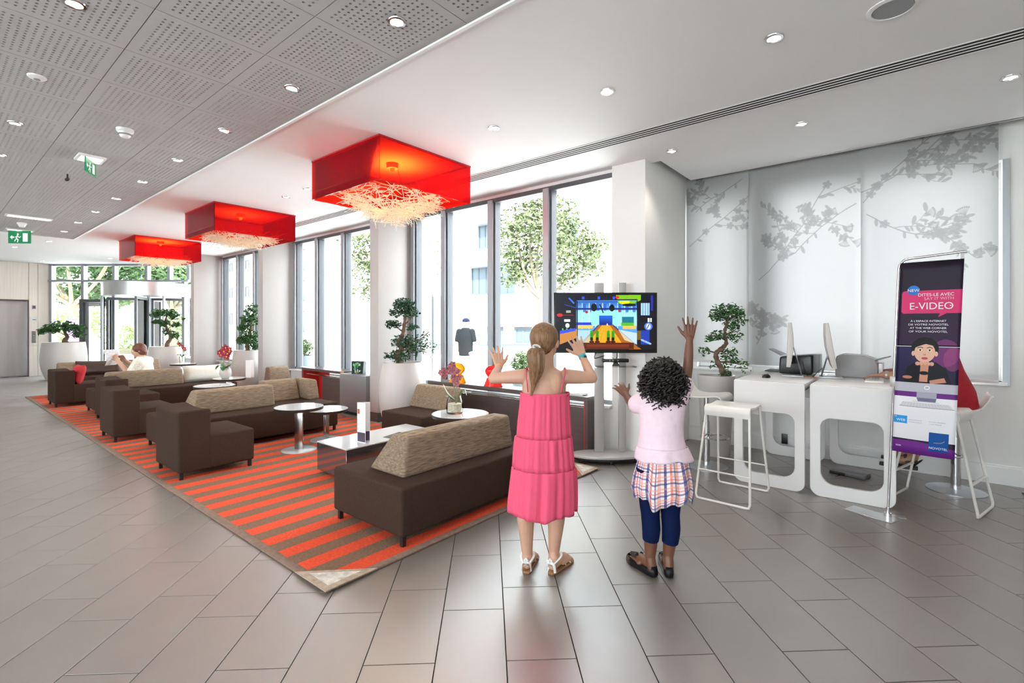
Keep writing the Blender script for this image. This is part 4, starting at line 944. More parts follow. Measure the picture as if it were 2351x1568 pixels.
# ================================================================== TELEVISION
TVD = 5.0
cvt = Canvas(640, 372, (.02,.03,.09))
def tvpaint(c):
    r = random.Random(9)
    c.grad(0,0,640,372,(.03,.04,.10),(.06,.04,.05))
    c.rect(135,44,520,345,(.30,.58,.86)); c.grad(135,44,520,110,(.10,.30,.62),(.45,.72,.95)); c.grad(135,110,520,210,(.55,.85,.95),(.62,.80,.78))
    for x in (170,215,255,300,345,395,440,485): c.rect(x,60,x+4,230,(.75,.93,.98)); c.rect(x+8,66,x+26,120,(.12,.28,.66),.7)
    c.rect(135,92,520,104,(.05,.14,.45)); c.rect(135,186,235,204,(.12,.22,.75)); c.rect(140,206,240,226,(.95,.72,.35)); c.rect(430,206,515,230,(.85,.68,.3)); c.rect(425,150,500,205,(.05,.42,.50)); c.rect(420,188,500,208,(.30,.66,.18))
    c.rect(230,110,400,200,(.55,.90,.92)); c.rect(280,142,364,208,(.06,.20,.62)); c.grad(284,146,360,200,(.10,.38,.82),(.03,.12,.45))
    c.poly([(270,205),(372,205),(560,372),(110,372)],(.62,.36,.05)); c.poly([(296,205),(346,205),(430,330),(200,330)],(.92,.62,.08))
    for i in range(-4,5): c.line(322+i*9,206,322+i*46,345,2,(.55,.25,.03),.55)
    c.line(274,205,150,345,7,(.12,.18,.55)); c.line(368,205,530,345,7,(.08,.15,.35)); c.rect(135,236,232,320,(.80,.86,.78),.65); c.poly([(520,255),(400,232),(440,300),(520,330)],(.86,.86,.80),.7)
    c.rect(150,318,500,360,(.30,.09,.03)); c.grad(200,330,470,368,(.50,.20,.04),(.22,.06,.02))
    for x in (232,268,338,368):
        c.rect(x-9,244,x+9,288,(.05,.55,.06)); c.ell(x,246,9,8,(.08,.62,.08)); c.rect(x-9,284,x+9,304,(.05,.03,.03)); c.ell(x,312,16,8,(.25,.04,.04))
    c.ell(247,88,18,26,(.01,.01,.02)); c.ell(360,92,17,22,(.01,.01,.02)); c.line(285,70,305,122,7,(.05,.02,.05)); c.ell(200,118,9,9,(.65,.10,.10)); c.ell(408,110,8,8,(.7,.12,.1)); c.ell(331,200,5,8,(.9,.7,.8))
    c.poly([(385,8),(545,6),(545,40),(470,78),(400,60)],(.45,.70,.06)); c.ell(440,52,34,16,(.86,.86,.05)); c.ell(470,72,45,9,(.05,.07,.03)); c.ell(395,22,12,9,(.85,.15,.05))
    for x in (170,270,365): c.rect(x,18,x+16,36,(.15,.30,.85))
    c.path([(140,345),(140,40),(520,38),(528,345)],7,(.03,.05,.18)); c.path([(140,45),(520,43)],3,(.35,.6,.9))
    c.rect(40,160,112,225,(.05,.08,.12)); c.rect(58,166,96,182,(.9,.93,.9)); c.ell(78,206,13,15,(.88,.92,.9)); 
    for x in (48,74,100): c.ell(x,230,5,7,(.25,.75,.20))
    c.ell(30,138,20,11,(.75,.10,.10)); c.rect(46,136,120,141,(.45,.15,.15)); c.poly([(30,262),(140,228),(140,285),(30,330)],(.72,.48,.22)); c.poly([(30,240),(130,222),(130,240),(30,262)],(.20,.28,.80)); c.line(90,30,118,60,10,(.2,.4,.9)); c.line(60,70,130,90,5,(.12,.25,.65)); c.rect(70,108,100,124,(.6,.62,.55))
    c.rect(545,60,600,140,(.62,.78,.95)); 
    for x in (556,572,588): c.rect(x,60,x+3,140,(.10,.20,.5))
    c.rect(608,10,622,110,(.10,.14,.62)); c.rect(548,166,620,186,(.01,.01,.03)); c.rect(588,158,600,184,(.85,.88,.85)); c.rect(604,158,614,184,(.8,.84,.82)); c.ell(592,212,26,25,(.30,.45,.82)); c.ell(592,212,14,18,(.85,.90,.97)); c.line(585,222,596,200,6,(.12,.2,.5))
    c.rect(545,238,600,330,(.10,.22,.62)); c.line(550,300,605,325,12,(.55,.68,.9)); c.rect(520,240,545,300,(.40,.32,.10))
    for i in range(160): c.ell(r.uniform(10,630), r.uniform(8,330), r.uniform(1,4), r.uniform(1,4), (r.random()*.6, r.random()*.7, r.random()), .35)
    c.rect(0,0,640,6,(.005,.005,.008)); c.rect(0,362,640,372,(.01,.01,.012)); c.rect(0,0,5,372,(.005,.005,.008)); c.rect(635,0,640,372,(.005,.005,.008))
tvpaint(cvt)
tc_ = at(1390, 741, TVD)
t = thing('television', 'flat television showing a colourful bowling game', 'television', tc_, YAW)
TW_, TH_ = 1.058, .618
q = MB(); q.box(-TW_/2, TW_/2, 0, .045, -TH_/2, TH_/2); q.build('bezel', M['black'], t, bevel=.006)
q = MB(); q.box(-.25,.25,.045,.075,-.2,.2); q.build('mount_plate', M['blackm'], t, smooth=False)
uvgrid('screen', lambda u,v: ((u-.5)*(TW_-.03), -.0015, (v-.5)*(TH_-.035)+.004), 1, 1, picture('bowling_screen', cvt, .3, .85), t)
sc_ = Vector((-2.45, 4.52, 0))
t = thing('tv_stand', 'silver television stand on a half round wheeled base', 'stand', sc_, YAW)
q = MB(); pts = [(.37*math.cos(a), .17*math.sin(a)) for a in [2*PI*i/40 for i in range(40)]]
q.prism(pts, .055, .085); q.build('base', mat('silver_paint', (.55,.55,.56), .4, metal=.3), t, bevel=.008)
q = MB(); q.prism([(x*.94,y*.94) for x,y in pts], .035, .055); q.build('base_underside', M['blackm'], t)
for x, y in ((-.28,-.06),(.28,-.06),(-.2,.11),(.2,.11),(0.02,-.13)):
    q = MB(); q.cyl((x-.012,y,.02),(x+.012,y,.02),.02,n=12); q.box(x-.004,x+.004,y-.01,y+.01,.02,.045); q.build('caster', M['black'], t)
for x, w_ in ((-.065,.05),(.175,.038)):
    q = MB(); q.box(x-w_, x+w_, .045, .085, .085, 1.845); q.build('post', mat('silver_paint_post', (.48,.47,.46), .4, metal=.25), t, bevel=.006)
q = MB(); q.box(-.13,.28,-.12,.05,.978,.986); q.build('shelf', M['vglass'], t, smooth=False)
for x in (-.12,.27): q = MB(); q.cyl((x,-.115,.975),(x,.06,.975),.008,n=8); q.build('shelf_bracket', M['chrome'], t)
q = MB(); q.tube(spline([(-.1,.04,1.12),(-.12,.02,1.06),(.0,.0,1.09),(.1,.03,1.05),(.12,.05,1.12)],6),.004,6); q.build('cable', M['black'], t)
sp_ = sc_+RT*.082+FW*(-.04)
t = thing('motion_sensor', 'black motion sensor bar on the shelf under the television', 'sensor', (sp_.x, sp_.y, .987), YAW)
q = MB(); q.box(-.135,.135,-.025,.03,.035,.073); q.build('bar', M['black'], t, bevel=.01)
q = MB(); q.hexa([(-.04,-.03,0),(.04,-.03,0),(.04,.03,0),(-.04,.03,0)],[(-.02,-.012,.036),(.02,-.012,.036),(.02,.012,.036),(-.02,.012,.036)]); q.build('foot', M['black'], t)
for x in (-.06,-.03,.02): q = MB(); q.cyl((x,-.024,.054),(x,-.0265,.054),.009,n=12); q.build('lens', mat('lens_glass', (.2,.22,.2), .1), t)
t = thing('newspaper', 'folded newspapers at the right end of the long window console', 'newspaper', (-2.95, 4.64, .636), R(20))
for i in range(3):
    q = MB(); q.box(-.16+.02*i,.14+.02*i,-.09,.09,.006*i,.006*i+.0055); q.build('sheet', paper if i != 2 else mat('newsprint', (.40,.40,.40), .7, noise=.6, nscale=25), t, rot=(0,0,R(7*i)), smooth=False)

# ================================================================== DESK BAY
def rloop(x0, x1, z0, z1, rb, rt_, n=8):
    out = []
    for cx, cz, a0, r in ((x1-rb, z0+rb, -90, rb), (x1-rt_, z1-rt_, 0, rt_), (x0+rt_, z1-rt_, 90, rt_), (x0+rb, z0+rb, 180, rb)):
        for i in range(n+1): a = R(a0+90*i/n); out.append((cx+r*math.cos(a), cz+r*math.sin(a)))
    return out
def ring_panel(outer, inner, y0, y1):
    q = MB(); n = len(outer)
    vs = [(x,y0,z) for x,z in outer]+[(x,y0,z) for x,z in inner]+[(x,y1,z) for x,z in outer]+[(x,y1,z) for x,z in inner]; fs = []
    for i in range(n):
        j = (i+1)%n; fs += [(i,j,n+j,n+i), (2*n+i,3*n+i,3*n+j,2*n+j), (i,2*n+i,2*n+j,j), (n+i,n+j,3*n+j,3*n+i)]
    return q.add(vs, fs)
DH = .912
def desk(label, x0, x1):
    w = (x1-x0)/2; t = thing('computer_desk', label, 'desk', ((x0+x1)/2, 4.70, 0), 0, 'white computer desks')
    out = rloop(-w, w, .0, DH, .075, .012); inn = rloop(-w+.075, w-.075, .105, .645, .10, .075)
    ring_panel(out, inn, 0, .035).build('front_frame', M['whitelac'], t, fix=True, bevel=.004, seg=1)
    ring_panel(out, inn, 1.215, 1.25).build('rear_frame', M['whitelac'], t, fix=True, bevel=.004, seg=1)
    q = MB(); q.box(-w, w, .036, 1.214, DH-.04, DH); q.build('desktop', M['whitelac'], t, bevel=.004)
    q = MB(); q.box(-w+.08, w-.08, .06, 1.19, DH-.12, DH-.041); q.build('cable_tray', mat('tray_grey', (.5,.5,.5), .5), t, smooth=False)
desk('white computer desk beside the tall planter', -1.262, -.705)
desk('white computer desk behind the purple banner', -.668, -.105)
def imac(label, x, y, face, tilt, ang=0):
    t = thing('desktop_computer', label, 'computer', (x, y, DH+.001), (0 if face > 0 else PI)+ang, 'all in one computers')   # screen looks to local +x
    q = MB(); n = 9; vs = []
    prof = [(-.02,.10),(.012,.10),(.012,.515),(-.012,.515),(-.030,.40),(-.038,.30),(-.030,.16)]
    q.add([(px_, -.24, pz) for px_, pz in prof]+[(px_, .24, pz) for px_, pz in prof], [tuple(range(len(prof)-1,-1,-1)), tuple(range(len(prof),2*len(prof)))]+[(i,(i+1)%7,(i+1)%7+7,i+7) for i in range(7)])
    b_ = q.build('screen_body', M['planter'], t, fix=True, bevel=.004, seg=2, rot=(0, tilt, 0))
    q = MB(); q.box(.0122,.0132,-.22,.22,.17,.50); q.build('display', mat('dark_display', (.02,.02,.025), .1), b_, smooth=False)
    al = mat('silver_foot', (.55,.55,.56), .3, metal=.8)
    q = MB(); q.tube([(-.04,0,.31),(-.115,0,.012)],[(.006,.08),(.006,.08)],12); q.build('leg', al, t)
    q = MB(); q.box(-.13,.05,-.09,.09,0,.012); q.build('foot', al, t, bevel=.004)
imac('white computer with its screen turned left, on the planter side desk', -.945, 5.36, -1, R(-2), R(9))
imac('white computer with its screen turned right, before the man in red', -.56, 5.42, 1, R(-9), R(9))
def cable(label, pts, m_, r=.003):
    q = MB(); q.tube(spline(pts, 7), r, 6); return tag(q.build('cable', m_, None), label, 'cable')
cable('black cable looping between the two computers', [(-.83,5.4,DH+.15),(-.79,5.36,DH+.02),(-.73,5.3,DH+.01),(-.69,5.3,DH+.06),(-.66,5.45,DH+.09)], M['black'])
cable('pale cable hanging from the black printer', [(-.78,5.70,DH+.12),(-.72,5.66,DH+.12),(-.69,5.6,DH+.06),(-.69,5.5,DH+.005)], M['whitelac'])
cable('orange plug lead in the gap of the two desks', [(-.80,5.28,DH+.004),(-.75,5.24,DH+.012),(-.70,5.26,DH+.006),(-.69,5.3,DH+.004)], mat('orange_lead', (.65,.14,.03), .5))
cable('dark cable hanging down between the desk legs', [(-.686,5.0,DH-.1),(-.686,4.9,.6),(-.69,4.95,.35),(-.66,5.1,.02),(-.5,5.6,.01)], M['black'], .004)
# printers
t = thing('printer', 'black printer behind the left computer', 'printer', (-.93, 5.72, DH+.001))
q = MB(); q.hexa([(-.14,-.14,0),(.16,-.14,0),(.16,.14,0),(-.14,.14,0)],[(-.13,-.14,.17),(.16,-.14,.20),(.16,.14,.20),(-.13,.14,.17)]); q.build('body', M['black'], t, bevel=.02, seg=3)
q = MB(); q.box(-.27,-.14,-.12,.12,.01,.022); q.build('paper_tray', M['black'], t, bevel=.004)
q = MB(); q.hexa([(-.13,-.1,.18),(-.10,-.1,.185),(-.10,.1,.185),(-.13,.1,.18)],[(-.24,-.1,.24),(-.235,-.1,.245),(-.235,.1,.245),(-.24,.1,.24)]); q.build('paper_support', mat('smoke_plastic', (.12,.12,.13), .3), t, smooth=False)
q = MB(); q.box(.16,.21,-.1,.1,.02,.20); q.build('side_cover', M['grey'], t, bevel=.004)
t = thing('printer', 'grey domed printer behind the right computer', 'printer', (-.42, 5.70, DH+.001))
q = MB(); pr_ = [(-.16,0),(.16,0),(.165,.12),(.14,.175),(.06,.205),(-.10,.215),(-.15,.20),(-.165,.14)]
q.add([(x,-.15,z) for x,z in pr_]+[(x,.15,z) for x,z in pr_], [tuple(range(8)), tuple(range(15,7,-1))]+[(i,i+8,(i+1)%8+8,(i+1)%8) for i in range(8)])
q.build('body', mat('printer_grey', (.34,.34,.345), .4), t, fix=True, bevel=.012, seg=2)
q = MB(); q.hexa([(.13,-.1,.165),(.15,-.1,.16),(.15,.1,.16),(.13,.1,.165)],[(.25,-.1,.205),(.255,-.1,.20),(.255,.1,.20),(.25,.1,.205)]); q.build('paper_support', mat('smoke_plastic', (.12,.12,.13), .3), t, smooth=False)
q = MB(); q.box(.166,.20,-.12,.12,.02,.14); q.build('front_cover', M['whitelac'], t, bevel=.004)
t = thing('computer_mouse', 'black computer mouse on the left desk', 'mouse', (-1.07, 5.05, DH+.001), R(80))
q = MB(); q.sph((0,0,.004),(.055,.032,.03)); q.build('shell', M['black'], t); q = MB(); q.cyl((.025,-.003,.028),(.025,.003,.028),.008,n=10); q.build('wheel', M['grey'], t)
q = MB(); q.tube(spline([(.05,0,.006),(.12,.03,.004),(.2,.12,.004)],5),.0025,5); q.build('lead', M['black'], t)
t = thing('keyboard', 'thin white keyboard under the man\'s hand', 'keyboard', (-.27, 5.34, DH+.001), R(2))
q = MB(); q.box(-.065,.065,-.20,.20,0,.012); q.build('case', M['whitelac'], t, bevel=.003)
q = MB()
for i in range(5):
    for j in range(14): q.box(-.055+.022*i,-.037+.022*i,-.19+.0275*j,-.167+.0275*j,.012,.016)
q.build('keys', M['whitelac'], t, smooth=False, kind='stuff')
t = thing('power_box', 'black power box lying on the floor under the right desk', 'power supply', (-.46, 5.55, 0), R(-15))
q = MB(); q.box(-.14,.14,-.07,.07,.0,.04); q.build('body', M['grey'], t, bevel=.008); q = MB(); q.box(-.15,-.02,-.075,-.06,0,.025); q.build('socket', M['black'], t, bevel=.004)
t = thing('wall_socket', 'black socket on the baseboard under the left desk', 'socket', (-1.10, YB-.02, .10))
q = MB(); q.box(-.03,.03,-.015,0,0,.11); q.build('plate', M['black'], t, bevel=.004)

# ---- stools
wst = mat('stool_white', (.80,.78,.74), .3, coat=.2)
def sled(label, loc, rz):
    t = thing('bar_stool', label, 'stool', loc, rz, 'white sled bar stools')
    for s in (-1, 1):
        y0 = s*.265; yt = s*.135
        q = MB(); r = .03
        pts = [(-.165,yt,.735),(-.205,y0,.04),(-.195,y0,.012),(-.17,y0,.009),(.17,y0,.009),(.195,y0,.012),(.205,y0,.04),(.165,yt,.735)]
        q.tube(pts, .0095, 8); q.build('sled_frame', wst, t)
        z = .235; k = (.735-z)/.695
        q = MB(); q.tube([(-.165-.04*k,yt+(y0-yt)*k,z),(.165+.04*k,yt+(y0-yt)*k,z)], (.006,.014), 8); q.build('footrest', wst, t)
    q = MB(); n = 14; vs = []; fs = []
    prof = [(-.152,.665),(-.163,.70),(-.160,.73),(-.135,.752),(-.06,.745),(0,.742),(.06,.745),(.135,.752),(.160,.73),(.163,.70),(.152,.665)]
    prof = [(y_, z_) for y_, z_ in prof]
    inn = [(y_*.93, z_-.012 if abs(y_) < .15 else z_) for y_, z_ in prof]
    loop = prof+inn[::-1]; k = len(loop)
    for x in (-.175,.175): vs += [(x,y_,z_) for y_,z_ in loop]
    fs = [(i,(i+1)%k,(i+1)%k+k,i+k) for i in range(k)]
    m_ = len(prof)
    for i in range(m_-1): a,b_,c_,d_ = i,i+1,k-2-i,k-1-i; fs += [(a,b_,c_,d_)[::-1],(a+k,b_+k,c_+k,d_+k)]
    q.add(vs, fs); q.build('seat', wst, t, fix=True, ang=60)
sled('white sled bar stool in front of the left desk', (-1.155, 4.275, 0), R(-2))
sled('white sled bar stool at the right of the banner', (.155, 5.13, 0), R(74))
def polestool(label, x, y, rz):
    t = thing('swivel_stool', label, 'stool', (x, y, 0), rz, 'white swivel stools on chrome posts')
    q = MB(); q.lathe([(.001,0),(.20,0),(.20,.006),(.16,.012),(.04,.018),(.001,.02)], 40); q.build('base', mat('satin_steel', (.55,.57,.60), .3, metal=1.), t)
    q = MB(); q.cyl((0,0,.018),(0,0,.45),.034,n=20); q.cyl((0,0,.45),(0,0,.70),.026,n=20); q.build('post', M['chrome'], t)
    q = MB(); q.tube([(.0+.13*math.cos(a)-.08,.13*math.sin(a),.30) for a in [2*PI*i/24 for i in range(25)]],.007,8,caps=False); q.tube([(-.03,.03,.30),(-.06,.12,.30)],.006,6); q.tube([(-.03,-.03,.30),(-.06,-.12,.30)],.006,6); q.build('foot_ring', M['chrome'], t)
    prof = [(-.20,.665),(-.19,.70),(-.15,.718),(-.05,.705),(.06,.70),(.13,.715),(.17,.76),(.20,.82),(.215,.825)]
    up = spline([(a,0,b_) for a,b_ in prof],4); k = len(up); q = MB(); vs = []; 
    ny = 8
    for s in (0,-.012):
        for p in up:
            for j in range(ny+1):
                v = 2*j/ny-1; w_ = .19-.03*max(0,(p.x-.1))/.1; vs.append((p.x+ (0 if s == 0 else .004), v*w_, p.z+s+.012*v*v))
    fs = []; o_ = k*(ny+1)
    for i in range(k-1):
        for j in range(ny):
            a = i*(ny+1)+j; fs += [(a,a+ny+1,a+ny+2,a+1),(o_+a,o_+a+1,o_+a+ny+2,o_+a+ny+1)]
    for i in range(k-1):
        a = i*(ny+1); fs.append((a,o_+a,o_+a+ny+1,a+ny+1)); a += ny; fs.append((a,a+ny+1,o_+a+ny+1,o_+a))
    for j in range(ny): fs.append((j,j+1,o_+j+1,o_+j)); a = (k-1)*(ny+1)+j; fs.append((a,o_+a,o_+a+1,a+1))
    q.add(vs, fs); q.build('seat', wst, t, fix=True, ang=60)
polestool('white swivel stool on a chrome post, beside the tall planter', -1.60, 5.00, PI)
polestool('white swivel stool carrying the man in the red jumper', .272, 5.60, 0)

# ---- banner
bw, bh = .338, 1.35
cb = Canvas(420, 1676, (.16,.11,.20)); Hh, Wd = 1676, 420
def V_(v): return v*Hh
cb.grad(0,0,Wd,V_(.43),(.11,.08,.14),(.18,.10,.22)); cb.grad(0,V_(.43),Wd,V_(.63),(.15,.13,.30),(.11,.09,.22)); cb.ell(330,V_(.47),90,V_(.07),(.50,.20,.46),.8); cb.ell(380,V_(.50),60,V_(.06),(.62,.28,.48),.6)
cb.rect(0,V_(.43),Wd,V_(.437),(.02,.02,.03)); cb.rect(0,V_(.437),Wd,V_(.441),(.75,.74,.78))
pk = (.83,.20,.43); cb.rect(44,V_(.150),420,V_(.268),pk); cb.rect(22,V_(.163),420,V_(.255),pk); cb.ell(44,V_(.163),22,22,pk); cb.ell(44,V_(.255),22,22,pk); cb.poly([(285,V_(.266)),(330,V_(.266)),(272,V_(.288))],pk)
cb.ell(100,V_(.147),42,42,(.13,.47,.80))
# portrait: dark haired woman blowing over her open hands
sk_ = (.88,.70,.60); hr_ = (.06,.045,.05)
cb.poly([(60,V_(.63)),(80,V_(.545)),(150,V_(.515)),(210,V_(.56)),(270,V_(.515)),(340,V_(.55)),(380,V_(.63))],(.055,.05,.075)); cb.ell(195,V_(.447),92,95,hr_); cb.rect(104,V_(.447),286,V_(.475),hr_)
cb.ell(195,V_(.468),70,88,sk_); cb.ell(118,V_(.475),12,22,sk_); cb.ell(272,V_(.475),12,22,sk_)
cb.poly([(118,V_(.45)),(132,V_(.405)),(230,V_(.395)),(280,V_(.44)),(250,V_(.433)),(200,V_(.425)),(150,V_(.438))],hr_)
for x in (165,228): cb.ell(x,V_(.458),14,7,(.95,.93,.92)); cb.ell(x,V_(.457),7,7,(.10,.07,.06)); cb.path([(x-18,V_(.446)),(x,V_(.441)),(x+18,V_(.446))],5,(.12,.08,.07))
cb.ell(196,V_(.480),10,8,(.78,.56,.47)); cb.ell(197,V_(.499),22,11,(.78,.33,.40)); cb.line(180,V_(.499),214,V_(.499),3,(.5,.15,.2))
for i in range(5): cb.ell(150+i*24,V_(.527),15,17,(.86,.64,.54)); cb.line(140+i*24,V_(.528),148+i*24,V_(.535),3,(.62,.40,.33))
cb.poly([(172,V_(.535)),(226,V_(.535)),(222,V_(.62)),(166,V_(.62))],(.80,.57,.47)); cb.ell(196,V_(.575),34,16,(.05,.04,.05)); cb.ell(84,V_(.60),34,14,(.75,.5,.4)); cb.poly([(235,V_(.612)),(330,V_(.595)),(345,V_(.618)),(240,V_(.63))],(.78,.55,.45))
cb.rect(0,V_(.628),Wd,V_(.676),(.74,.74,.78)); cb.ell(222,V_(.650),19,17,(.96,.96,.97)); cb.ell(222,V_(.650),14,12,(.78,.78,.82)); cb.line(214,V_(.651),230,V_(.649),3,(.4,.4,.45))
cb.rect(0,V_(.676),Wd,V_(.702),(.40,.17,.50)); cb.grad(0,V_(.702),Wd,V_(.925),(.93,.93,.94),(.88,.88,.90))
cb.poly([(155,V_(.676)),(288,V_(.676)),(288,V_(.708)),(155,V_(.708))],(.66,.65,.72)); cb.poly([(155,V_(.704)),(288,V_(.704)),(282,V_(.722)),(165,V_(.722))],(.45,.44,.55)); cb.line(130,V_(.724),306,V_(.724),3,(.7,.7,.74))
cb.poly([(62,V_(.729)),(372,V_(.729)),(402,V_(.752)),(38,V_(.752))],(.85,.85,.87)); cb.line(38,V_(.753),402,V_(.753),4,(.5,.5,.54))
for i in range(16): cb.line(66+i*19,V_(.731),50+i*22,V_(.75),2,(.70,.70,.74))
for i in range(3): cb.line(58-5*i,V_(.735+.006*i),376+8*i,V_(.735+.006*i),2,(.72,.72,.76))
cb.rect(2,V_(.805),98,V_(.845),(.16,.60,.86)); cb.path([(10,V_(.812)),(22,V_(.812))],4,(.9,.95,1))
cb.poly([(0,V_(.935)),(150,V_(.93)),(260,V_(.938)),(420,V_(.955)),(420,Hh),(0,Hh)],(.42,.17,.52)); cb.rect(250,V_(.877),378,V_(.972),(.02,.30,.60))
cb.path([(284,V_(.928)),(320,V_(.926)),(340,V_(.922)),(352,V_(.915))],5,(.55,.60,.62)); cb.path([(300,V_(.929)),(335,V_(.926))],4,(.65,.45,.40))
bt = thing('banner_stand', 'purple poster banner hanging from a chrome stand in front of the right desk', 'banner', (-.15, 4.515, 0), R(-8.7))
q = MB(); q.box(-.235,.075,-.13,.02,.0,.006); q.build('base_plate', M['steel'], bt, rot=(0,0,R(-12)), bevel=.002, seg=1)
q = MB(); q.box(-.03,.11,.0,.05,.0,.008); q.build('base_foot', M['steel'], bt, rot=(0,0,R(20)), bevel=.002, seg=1)
lean = R(2.05); ts = math.tan(lean)
def lp(x, z, y=0): return (x+z*ts, y, z)
q = MB(); q.cyl((0,0,.006),(0,0,.03),.024,n=20); q.cyl((0,0,.03),lp(0,.07),.014,n=16); q.build('collar', M['chrome'], bt)
q = MB(); q.tube([lp(0,.03),lp(0,1.80),lp(.004,1.835),lp(.03,1.868),lp(.06,1.875),lp(.36,1.895)],.0085,10); q.build('pole', M['chrome'], bt)
q = MB(); q.box(-.02+.99*ts,.018+.99*ts,-.02,.02,.955,1.03); q.build('clamp', mat('clamp_grey', (.42,.40,.38), .4, metal=.4), bt, bevel=.004)
q = MB(); q.tube([lp(.325,1.893),lp(.325,1.845)],.0025,6); q.tube([lp(.03,1.87),lp(.03,1.845)],.0025,6); q.build('hook', M['chrome'], bt)
by = -.022
def BP(u, v): # v from bottom
    z = .495+bh*v; return (.012+bw*u+z*ts, by-.012*math.sin(u*PI)*(1-v)-.004*math.sin(u*2.2), z)
ban = uvgrid('poster', BP, 16, 24, picture('banner_print', cb, .45), bt)
sm_ = ban.modifiers.new('thick', 'SOLIDIFY'); sm_.thickness = .0012; sm_.offset = -1
wm_ = mat('print_white', (.82,.82,.84), .5)
def btxt(nm, s, u, v, size, m_=wm_, al='LEFT', sx=1.):
    x, y, z = BP(u, 1-v); return words(nm, s, m_, size, bt, (x, y-.0035, z), (PI/2, 0, 0), al, .0004, sx)
btxt('lettering', 'NEW', .24, .155, .029, al='CENTER'); btxt('lettering', 'DITES-LE AVEC', .88, .180, .030, al='RIGHT', sx=.96); btxt('lettering', 'SAY IT WITH', .88, .199, .027, mat('print_pale_pink', (.80,.42,.55), .5), 'RIGHT')
btxt('lettering', 'E-VIDEO', .885, .247, .068, al='RIGHT', sx=.93); q = MB(); x,y,z = BP(.835,1-.2295); q.add([(x-.004,y-.0046,z-.005),(x+.006,y-.0046,z),(x-.004,y-.0046,z+.005)],[(0,1,2)]); q.build('play_mark', wm_, bt, smooth=False)
for i, s in enumerate(("À L'ESPACE INTERNET", 'DE VOTRE NOVOTEL', 'AT THE WEB CORNER', 'OF YOUR NOVOTEL')): btxt('lettering', s, .50, .312+.018*i, .0185, al='CENTER', sx=1.05 if i % 2 == 0 else 1.22)
btxt('lettering', 'WEB', .13, .834, .024, al='CENTER'); btxt('lettering', 'Accès Internet et imprimante à votre disposition', .26, .825, .010, mat('print_grey',(.30,.30,.33),.6)); btxt('lettering', 'Internet access and printer at your disposal', .26, .836, .010, mat('print_grey',(.30,.30,.33),.6))
btxt('lettering', 'novotel.com', .06, .968, .020); btxt('lettering', 'NOVOTEL', .748, .960, .0215, al='CENTER')
# leaflet stand at the right edge of the view
t = thing('poster_stand', 'white poster stand with purple print, cut off at the right edge', 'stand', (.90, 5.75, 0), R(-60))
q = MB(); q.box(-.16,.16,-.01,.01,.02,.86); q.build('panel', M['whitelac'], t, bevel=.003, seg=1); q = MB(); q.box(-.18,.18,-.14,.14,0,.02); q.build('base', M['steel'], t, bevel=.004)
pu = mat('print_purple', (.14,.035,.20), .5)
for z in (.55,.72): q = MB(); q.box(-.15,.15,-.0115,-.0105,z,z+.05); q.build('printed_band', pu, t, smooth=False)
# ================================================================== PEOPLE
class Figure:
    """local frame: x to the figure's right, y the way it faces, z up"""
    def __init__(s, label, loc, rz):
        s.root = thing('person', label, 'person', loc, rz); s.M = Matrix.Translation(loc)@Matrix.Rotation(rz, 4, 'Z'); s.I = s.M.inverted()
    def px(s, px, py, d): return s.I@at(px, py, d)
def hand(mb, wrist, up, nrm, side, L, spread=.20, curl=.25, curls=None):
    up = up.normalized(); side = (side-up*side.dot(up)).normalized(); nrm = (nrm-up*nrm.dot(up)-side*nrm.dot(side)).normalized()
    P_ = .50*L; offs = (.205, .07, -.065, -.19); lens = (.40, .45, .42, .33); rad = L*.050
    for i, (o, l) in enumerate(zip(offs, lens)):
        base = wrist+up*(P_*(1-.03*abs(i-1)))+side*(o*L)
        mb.limb([wrist+side*(o*L*.55)+up*L*.03, base], [L*.078, L*.062], 10)
        d = (up+side*(spread*(offs[i]/.2))).normalized(); p = base; c = (curls[i] if curls else curl); pts = [p]; rs = [L*.060]; ang = c*.25
        for k, f in enumerate((.45, .31, .24)):
            ang += c*(.5 if k == 0 else .8); dd = d*math.cos(ang)+nrm*math.sin(ang); p = p+dd*(l*L*f); pts.append(p); rs.append(rad*(1-.10*k))
        mb.limb(pts, rs, 10)
    b_ = wrist+up*L*.10+side*L*.14
    d = (up*.62+side*.78+nrm*.15).normalized(); d2 = (up*.82+side*.55+nrm*.2).normalized()
    mb.limb([b_, b_+d*L*.22, b_+d*L*.22+d2*L*.18, b_+d*L*.22+d2*L*.31], [L*.085, L*.068, L*.058, L*.048], 10)
def ering(c, rx, ry, n=28, tilt=0): return [(c[0]+rx*math.cos(2*PI*i/n), c[1]+ry*math.sin(2*PI*i/n), c[2]+tilt*math.cos(2*PI*i/n)) for i in range(n)]
def head(mb, c, s, yaw, pitch=0):
    """skull, jaw, nose, ears; s = head height"""
    Rm = Matrix.Rotation(yaw, 3, 'Z')@Matrix.Rotation(pitch, 3, 'X'); c = Vector(c)
    def q(x, y, z): return c+Rm@Vector((x*s, y*s, z*s))
    mb.sph(q(0,-.02,.12), (.36*s,.44*s,.38*s), 20, 12, Rm); mb.sph(q(0,.08,-.12), (.29*s,.33*s,.33*s), 18, 10, Rm); mb.sph(q(0,.20,-.36), (.17*s,.17*s,.13*s), 14, 8, Rm)
    mb.limb([q(0,.40,.04), q(0,.47,-.10)], [.035*s,.055*s], 8)
    mb.limb([q(-.06,.39,-.235), q(.06,.39,-.235)], [.035*s,.035*s], 8)
    for e in (-1, 1): mb.sph(q(e*.355,-.03,-.02), (.045*s,.085*s,.125*s), 10, 8, Rm@Matrix.Rotation(R(-12), 3, 'X'))
    return q, Rm
